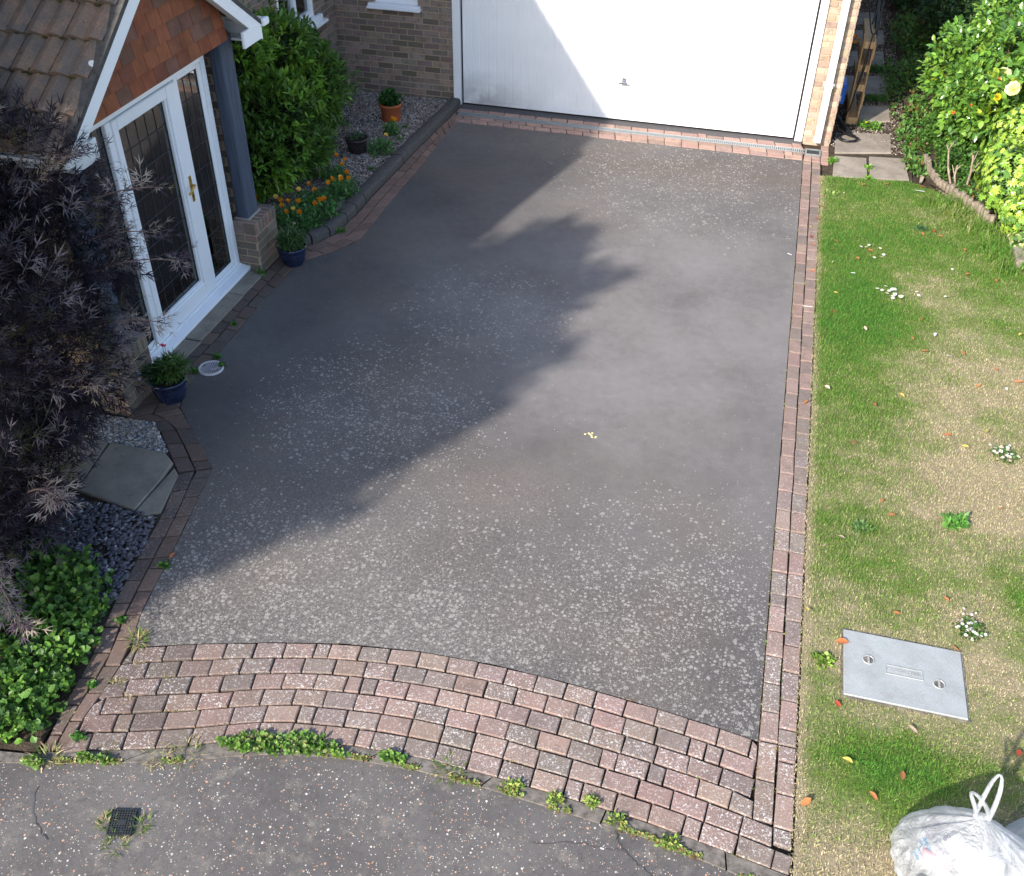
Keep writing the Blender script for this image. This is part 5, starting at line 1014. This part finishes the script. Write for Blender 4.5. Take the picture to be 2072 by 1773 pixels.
m.build('blue_holder', 'blue', label='bright blue plastic holder fixed to the garage side wall', cat='holder')
m = MB(); m.bbox(4.702, 4.735, .20, .27, .46, .52, .006); m.build('wall_box', 'white', label='tiny white plastic box on the garage side wall below the blue holder', cat='box')
t = thing('pressure_hose', 'black hose handle with a looped black hose on the side path', 'hose', (4.9, .4, 0))
m = MB(); m.tube([(4.78, .80, .06), (4.80, .72, .055), (4.84, .58, .05), (4.92, .34, .045)], [.022, .034, .030, .026], 12); m.tube([(4.79, .76, .06), (4.77, .70, .075), (4.79, .66, .05)], .012, 8); m.tube([(4.92, .35, .045), (4.93, .30, .04)], [.032, .028], 12); m.build('handle', 'black', t)
m = MB(); a = np.linspace(.5, 2*np.pi*1.9+.5, 60); P = np.stack([4.885+.108*np.cos(a)+.004*a, .20+.125*np.sin(a), .024+.010*(a/6.28)], -1); P = np.vstack([[(4.93, .30, .04), (4.965, .27, .03)], P, [(4.80, .38, .03), (4.78, .5, .02)]]); m.tube(P, .0095, 8); m.build('loop', 'black', t)
t = thing('hanging_cable', 'black cables and lance hanging in front of the pallet at the top of the path', 'cable', (4.95, 1.8, 0))
for P, r in (([(5.0, 1.75, 2.4), (5.02, 1.7, 1.6), (5.03, 1.55, 1.15), (4.98, 1.45, .9)], .012), ([(5.02, 1.7, 1.35), (5.06, 1.55, 1.05), (5.08, 1.45, .82)], .026), ([(4.80, 1.6, 2.2), (4.85, 1.4, 1.5), (4.98, 1.0, 1.02), (5.03, .75, 1.15), (5.04, 1.2, 1.5)], .009), ([(4.98, .76, 1.1), (4.94, .72, .6), (4.90, .70, .2), (4.84, .74, .05)], .008), ([(4.97, .75, 1.0), (4.98, .73, .8), (4.93, .72, .45)], .007)):
    P = np.array(P); f = np.linspace(0, len(P)-1, 24); Q = np.stack([np.interp(f, range(len(P)), P[:, i]) for i in range(3)], -1)
    for _ in range(3): Q[1:-1] = (Q[:-2]+Q[1:-1]*2+Q[2:])/4
    m = MB(); m.tube(Q, r, 8); m.build('cable', 'black', t)
t = thing('marigold_plant', 'small cluster of orange flowers in the shade beside the path', 'flowers', (4.95, 3.4, 0))
for i in range(8): flower(t, (4.93+random.uniform(-.05, .07), 3.3+random.uniform(-.2, .2), .32+random.uniform(-.04, .04)), .04, ORG, n=6, stem=(4.95, 3.4, .05))
flower(thing('dandelion', 'single yellow dandelion flower in the sunny weeds between two slabs', 'flower', (5.13, .66, 0)), (5.13, .66, .07), .022, [(.85, .72, .03)], n=9, stem=(5.13, .67, .0))

# ================================================================== LEAVES AND DAISIES ON THE LAWN
LV = [(5.11, -1.15, 'o'), (5.37, -1.08, 'o'), (4.67, -1.91, 'b'), (4.55, -2.34, 'y'), (4.57, -2.11, 'r'), (4.55, -2.55, 'r'), (4.56, -2.73, 'o'), (4.86, -1.43, 'p'), (4.81, -2.67, 'o'), (4.76, -2.82, 'o'), (5.15, -2.78, 'o'), (4.98, -2.95, 'o'), (4.76, -3.09, 'g'), (4.81, -3.73, 'y'), (4.8, -4.09, 'r'), (4.54, -3.31, 'o'), (5.93, -1.64, 'o'), (5.76, -2.12, 'r'), (5.67, -2.28, 'o'), (5.81, -2.24, 'o'), (6.05, -2.46, 'o'), (6.05, -2.99, 'o'), (6.29, -3.09, 'o'), (5.59, -3.04, 'p'), (5.54, -3.97, 'o'), (5.44, -4.33, 'o'), (5.64, -4.27, 'w'), (5.51, -4.55, 'o'), (5.84, -4.46, 'o'), (5.76, -4.56, 'w'), (6.12, -4.69, 'o'), (6.23, -4.82, 'o'), (6.16, -4.92, 'w'), (5.92, -4.98, 'o'), (5.3, -5.24, 'y'), (5.1, -5.43, 'o'), (4.71, -5.3, 'p'), (5.06, -4.33, 'p'), (6.37, -4.05, 'y'), (4.55, -5.58, 'o'), (5.74, -1.05, 'r'), (5.95, -5.56, 'y'), (5.67, -5.71, 'o'), (5.79, -5.83, 'y'), (4.96, -6.0, 'o'), (5.13, -6.62, 'o'), (5.21, -6.76, 'o'), (5.95, -6.49, 'o'), (5.48, -7.49, 'o'), (4.82, -7.09, 'p'), (5.16, -7.71, 'o'), (4.63, -7.81, 'y'), (4.84, -8.54, 'r'), (4.85, -8.88, 'y'), (4.64, -9.23, 'o'), (5.03, -9.1, 'o'), (5.16, -8.94, 'b'), (5.8, -8.57, 'r'), (5.54, -7.93, 'o'), (5.26, -8.61, 'p'), (4.89, -8.03, 'o'), (.53, -8.47, 'o')]
LCOL = dict(o=((.52, .19, .07), 'orange brown'), b=((.28, .12, .05), 'dark brown'), y=((.72, .55, .12), 'yellow'), r=((.42, .07, .035), 'red'), p=((.72, .52, .38), 'pale pinkish'), g=((.35, .45, .16), 'yellow green'), w=((.70, .70, .68), 'whitish'))
def where(x, y):
    if (x, y) == (4.89, -8.03): return 'with curled tip lying on the corner of the manhole cover'
    if (x, y) == (5.54, -7.93): return 'caught at the upper right corner of the manhole cover'
    if x < 1: return 'lying on the edge of the left brick strip'
    if x < 4.62: return 'on the brick edging beside the upper lawn' if y > -4 else 'on the brick edging beside the lower lawn'
    v = ('just below the flagstones' if y > -1.3 else 'near the hedge corner' if y > -2.5 and x > 5.5 else 'in the upper green turf' if y > -3.4 else 'in the middle of the lawn' if y > -5.2 else 'in dry turf above the manhole' if y > -7.9 else 'between manhole and white bags')
    return v+(' by the brick edge' if x < 4.9 else ' on the right' if x > 5.75 else '')
seen = {}
for x, y, c in LV:
    m = MB(); a = random.uniform(0, 6.28); big = 1.45 if (x, y) == (4.89, -8.03) else 1
    z = (.026 if x > 4.85 and y < -7.9 and y > -8.44 and x < 5.56 else .030 if x > 4.62 else .008)
    inst(m, tpl_leaf(random.uniform(.38, .6), 5, .75, random.uniform(.3, .7), random.uniform(-.3, .1), .5), np.array([[x, y, z]]), np.array([[math.cos(a), math.sin(a), .05]]), np.array([[random.uniform(-.3, .3), random.uniform(-.3, .3), 1.]]), random.uniform(.042, .07)*big, np.array([J(LCOL[c][0], .15)]), 0, True)
    d = np.array([math.cos(a), math.sin(a), .1]); m.tube([np.array([x, y, z]), np.array([x, y, z])-d*.015], .0012, 4, (.3, .18, .1))
    l = f'fallen {LCOL[c][1]} leaf {where(x, y)}'
    seen.setdefault(l, []).append(m.build('fallen_leaf', 'leaf', label=l, cat='leaf', group='fallen leaves on the lawn'))
for l, os in seen.items():
    if len(os) > 1:
        os.sort(key=lambda o: -o.data.vertices[0].co.y); od = ['farthest', 'second farthest', 'third farthest', 'fourth farthest', 'fifth farthest', 'sixth farthest']
        for i, o in enumerate(os): o['label'] = l+', '+('nearest' if i == len(os)-1 else od[i])
dm = MB(); k = 11; a = np.arange(k)*6.283/k; inst(dm, tpl_leaf(.42, 2, .5, 0, .05, .6), np.zeros((k, 3)), np.stack([np.cos(a), np.sin(a), np.full(k, .15)], -1), np.tile((0, 0, 1.), (k, 1)), .0155, np.tile((.85, .85, .85), (k, 1)))
dm.lathe([(0.0, .0035), (.004, .003), (.005, .0)], (0, 0, 0), 8, (.75, .5, .03)); dm.tube([(0, 0, 0), (.002, .001, -.03)], .0008, 4, (.1, .2, .05))
d0 = dm.build('daisy', 'petal', label='', cat='daisy'); first = True
def daisy(x, y, label, s=1.):
    global first
    o = d0 if first else d0.copy()
    if not first: COL.objects.link(o)
    first = False; o.location = (x, y, .038); o.rotation_euler = (random.uniform(-.3, .3), random.uniform(-.3, .3), random.random()*6); o.scale = (s,)*3; o['label'] = label; o['group'] = 'daisies in the lawn'; o['category'] = 'daisy'
D1 = [(5.033, -2.722), (5.083, -2.717), (5.111, -2.668), (5.219, -2.707), (5.248, -2.839), (5.231, -2.895), (5.156, -2.926)]
D2 = [(5.247, -3.482), (5.278, -3.565), (5.306, -3.527), (5.33, -3.52), (5.257, -3.617), (5.326, -3.617), (5.308, -3.657), (5.306, -3.698), (5.373, -3.639), (5.378, -3.664), (5.385, -3.64), (5.212, -3.57), (5.17, -3.551)]
ORD = ['leftmost', 'second from the left', 'third from the left', 'fourth from the left', 'fifth from the left', 'sixth from the left', 'seventh from the left', 'sixth from the right', 'fifth from the right', 'fourth from the right', 'third from the right', 'second from the right', 'rightmost']
def cluster(pts, label, s):
    for i, p in enumerate(sorted(pts)): daisy(*p, label+', '+('rightmost' if i == len(pts)-1 else ORD[i]), s)
cluster(D1, 'white daisy in the loose upper cluster', 1.3); cluster(D2, 'white daisy in the dense middle cluster', 1.45)
cluster([(5.53, -3.513), (5.542, -3.577), (5.552, -3.59)], 'white daisy in the tiny trio right of the dense cluster', 1.2)
daisy(5.783, -3.531, 'single white daisy alone in the dry turf on the right'); daisy(5.891, -2.962, 'single white daisy alone near the hedge')
for (cx_, cy_, sx_, sy_, sc_, l) in ((6.05, -5.84, .055, .05, 1.05, 'low plant covered in tiny white flowers at the right edge of the lawn'), (5.62, -7.72, .045, .07, .8, 'low plant with scattered tiny white flowers above the manhole cover')):
    t = thing('white_flowered_plant', l, 'flowers', (cx_, cy_, 0)); foliage(t, [((cx_, cy_, .01), (.1, .1, .03))], 90, ROUND, (.012, .022), [(.07, .15, .03)], m=3, zmin=.005)
    for i in range(30):
        o = bpy.data.objects.new('flower', d0.data); COL.objects.link(o); o.parent = t; o.location = (random.gauss(0, sx_), random.gauss(0, sy_), .042); o.rotation_euler = (random.uniform(-.4, .4), random.uniform(-.4, .4), random.random()*6); o.scale = (sc_*random.uniform(.7, 1.1),)*3
m = MB(); inst(m, tpl_leaf(.16, 5, .7, .3, .05, .6), np.array([[5.62, -1.20, .05]]), np.array([[1., -.05, .0]]), np.array([[0, 0, 1.]]), .13, np.array([(.62, .63, .66)])); m.build('feather', 'leaf', label='pale grey feather lying beside the corner of the log edging', cat='feather')
for (x, y, L_, a, l) in ((4.50, -4.02, .085, .05, 'short white stick lying across the brick edging'), (4.93, -3.30, .04, 0, 'tiny pale twig in the green turf'), (4.32, -3.02, .05, -.6, 'thin white straw at the edge of the asphalt')):
    m = MB(); z = .035 if x > 4.62 else .011; m.tube([(x, y, z), (x+L_*math.cos(a), y+L_*math.sin(a), z+.002)], .0022, 6, (.75, .75, .72)); m.build('stick', 'stone', label=l, cat='stick')
m = MB()
for i in range(9): x, y = 2.98+random.gauss(0, .022), -6.42+random.gauss(0, .016); m.block([(x-.008, y-.005), (x+.007, y-.007), (x+.009, y+.006), (x-.006, y+.007)], 0, .004, .001, (.62, .55, .28))
m.build('crumbs', 'stone', kind='stuff', label='few yellowish crumbs on the sunny asphalt', cat='crumbs')

# ================================================================== RUBBISH BAGS
def bag(name, label, c, r, h, knot, seed):
    g = np.random.default_rng(seed); t = thing(name, label, 'rubbish bag', (c[0], c[1], 0), 'white rubbish bags on the lawn'); m = MB(); nu, nv = 120, 64; V = []
    for j in range(nv):
        f = j/(nv-1); ph = f*math.pi
        if f < .30: rr = math.sin(min(1, f/.30)*math.pi/2)**.9; 
        for i in range(nu):
            a = i/nu*2*math.pi; d = np.array([math.cos(a), math.sin(a)])
            prof = min(1, (f/.22))**.5 if f < .22 else (math.cos((f-.22)/.78*math.pi/2)**.72)
            zz = .02+(h-.02)*(0 if f < .12 else ((f-.12)/.88)**1.05)
            lump = 1+.07*math.sin(2*a+seed)+.05*math.sin(3*a+seed*2+f*3)+.03*float(vn(np.array([[d[0]*2, d[1]*2, f*3+seed]]), 2.)[0])
            top = max(0, (f-.45)/.55); crease = 1+top*.10*(abs(math.sin(a*7+seed))-.5)+top*.06*math.sin(a*17+seed)+.012*math.sin(a*23+f*9)
            q = c+d*np.array([r[0], r[1]])*prof*lump*crease; k = max(0, (f-.5)/.5)**1.3
            V.append((*(q*(1-k)+(np.array(knot[:2])+d*.012)*k), zz*(1-k)+knot[2]*k*1.0 if k > 0 else zz))
    i = np.arange(nv-1)[:, None]*nu; j = np.arange(nu); F = np.stack([i+j, i+(j+1) % nu, i+nu+(j+1) % nu, i+nu+j], -1).reshape(-1, 4)
    m.add(V, F, smooth=True); m.add(V[:nu], [list(range(nu))[::-1]]); body = m.build('bag_body', 'bag', t)
    K = np.array(knot); 
    for dx, hh, w_ in (((-.075, .03), .13, .028), ((.03, .10), .21, .032)):
        m = MB(); s = np.linspace(0, 1, 26); a = s*math.pi; hx = np.cos(a)*w_; up = np.sin(a)**.6*hh
        L3 = np.stack([K[0]+dx[0]*np.sin(a)+hx, K[1]+dx[1]*np.sin(a), K[2]+up], -1); m.tube(L3, np.full(26, .005)+.006*np.abs(np.cos(a)), 8, flat=1.5); m.build('handle', 'bag', t)
    m = MB(); m.tube([K+[-.03, 0, -.01], K, K+[.03, .01, -.005]], [.014, .024, .014], 10); m.build('knot', 'bag', t)
    return t, body
def print_on(body, par, lines, org, U, W, mat, size):      # lettering wrapped onto the bag surface
    bm_ = BVHTree.FromPolygons([v.co[:] for v in body.data.vertices], [p.vertices[:] for p in body.data.polygons]); U = Vector(U).normalized(); W = Vector(W).normalized(); N = U.cross(W).normalized()
    for k, txt in enumerate(lines):
        me = text_mesh(txt, size, 0.); bad = False
        for v in me.vertices:
            p = Vector(org)+U*v.co.x+W*(v.co.y-k*size*1.15); h = bm_.ray_cast(p+N*.35, -N)
            if h[0] is None: bad = True; v.co = p
            else: v.co = h[0]+h[1]*(.0022 if h[1].dot(N) > 0 else -.0022)
        if bad: bpy.data.meshes.remove(me); continue
        me.materials.clear(); me.materials.append(MT[mat]); o = bpy.data.objects.new('lettering', me); COL.objects.link(o); o.parent = par; o.matrix_parent_inverse = parent_inv(par)
def item(t, name, c, s, col, rough=.5):
    m = MB(); m.lathe([(0, -.5), (.8, -.5), (1, -.4), (1, .25), (.45, .42), (.4, .5), (0, .5)], (0, 0, 0), 24); V = m.V[0]*np.array(s)
    a = rng.normal(size=3)*.8; M = np.array(Matrix.Rotation(a[0], 3, 'X') @ Matrix.Rotation(a[1]+1.3, 3, 'Y') @ Matrix.Rotation(a[2], 3, 'Z')); m.V[0] = V@M.T+np.array(c)
    m.build(name, m_plain(name+'_plastic', col, rough, .1), t)
c1 = np.array([5.45, -9.46]); t1, b1 = bag('rubbish_bag', 'tied translucent white plastic bag with a green packet inside on the grass', c1, (.37, .33), .49, (5.40, -9.36, .46), 3)
item(t1, 'green_packet', (5.22, -9.66, .22), (.06, .06, .16), (.10, .55, .12)); item(t1, 'yellow_carton', (5.58, -9.66, .24), (.07, .05, .14), (.75, .60, .25)); item(t1, 'pale_bottle', (5.38, -9.45, .22), (.06, .06, .22), (.75, .78, .82)); item(t1, 'pink_tray', (5.25, -9.5, .24), (.08, .05, .15), (.62, .42, .42)); item(t1, 'paper_ball', (5.48, -9.46, .18), (.10, .1, .18), (.8, .8, .8))
c2 = np.array([6.02, -9.30]); t2, b2 = bag('rubbish_bag', 'fuller opaque white plastic bag with grey printing cut by the right frame edge', c2, (.40, .34), .5, (6.02, -9.3, .55), 8)
item(t2, 'paper_stack', (5.9, -9.4, .22), (.22, .2, .3), (.82, .82, .82))
MT['ink2'] = MT['greyink']
print_on(b1, b1, ['recycling', 'bags'], (5.24, -9.38, .34), (.45, -.75, .25), (.55, .35, .75), 'greyink', .050)
print_on(b1, b1, ['plastic bottles', 'tins and cans', 'cartons', 'paper'], (5.18, -9.48, .31), (.30, -.85, .15), (.6, .3, .75), 'ink', .022)
print_on(b2, b2, ['books', 'cardboard', 'discs'], (5.83, -9.36, .42), (.65, -.6, .25), (.6, .5, .6), 'greyink', .042)
print_on(b2, b2, ['recycle'], (5.85, -9.52, .34), (.8, -.5, .1), (.45, .45, .7), 'greyink', .040)

# ================================================================== TREE beyond the left frame edge whose shade crosses the drive
t = thing('street_tree', 'leafy tree standing left of the drive outside the view', 'tree', (-3.2, -14.2, 0))
SHD = [(1.75, -4.15, .62, 5.2), (2.35, -4.25, .38, 5.0), (1.95, -3.5, .42, 5.4), (1.45, -5.0, .85, 5.4), (1.85, -5.6, .62, 5.0), (1.2, -6.3, .85, 5.2), (1.6, -6.5, .55, 4.8), (.85, -7.1, .8, 5.0), (1.2, -7.4, .5, 4.7), (.4, -7.7, .85, 5.2), (.0, -8.4, .75, 5.0), (.6, -8.1, .5, 4.6), (-.7, -9.0, .8, 5.0), (-.5, -7.4, 1.0, 5.6), (-1.4, -9.6, .8, 5.0), (-.7, -9.4, .5, 4.5), (.2, -6.0, .9, 5.8), (.0, -8.85, .42, 4.6), (-1.4, -8.2, 1.0, 6.5), (-.9, -6.6, .9, 7.), (-1.6, -7.0, .9, 7.2), (.65, -4.35, .75, 6.2), (.0, -5.0, .9, 6.4), (1.0, -4.9, .6, 6.)]
TB = [((gx-.743*h, gy-1.429*h, h), (r*.95, r*.95, r*.8)) for gx, gy, r, h in SHD]
P, D = shell(TB, 15000, .0, -1.2, 3., .5, .2); m = MB(); rosettes(m, OVAL, P, D, 3, (.10, .16), 1.0, [(.06, .13, .03), (.08, .16, .03)]); m.build('crown', 'leaf', t)
m = MB(); m.tube([(-3.3, -14.6, -.05), (-3.25, -14.4, 1.5), (-3.1, -14, 3.2), (-3.0, -13.5, 4.6)], [.2, .16, .12, .06], 12); m.build('trunk', 'barkm', t)
m = MB(); branches(m, (-3.1, -14., 3.), [b[0] for b in TB], .07, 6, (.1, .08, .06), .02); m.build('limb', 'attr', t)
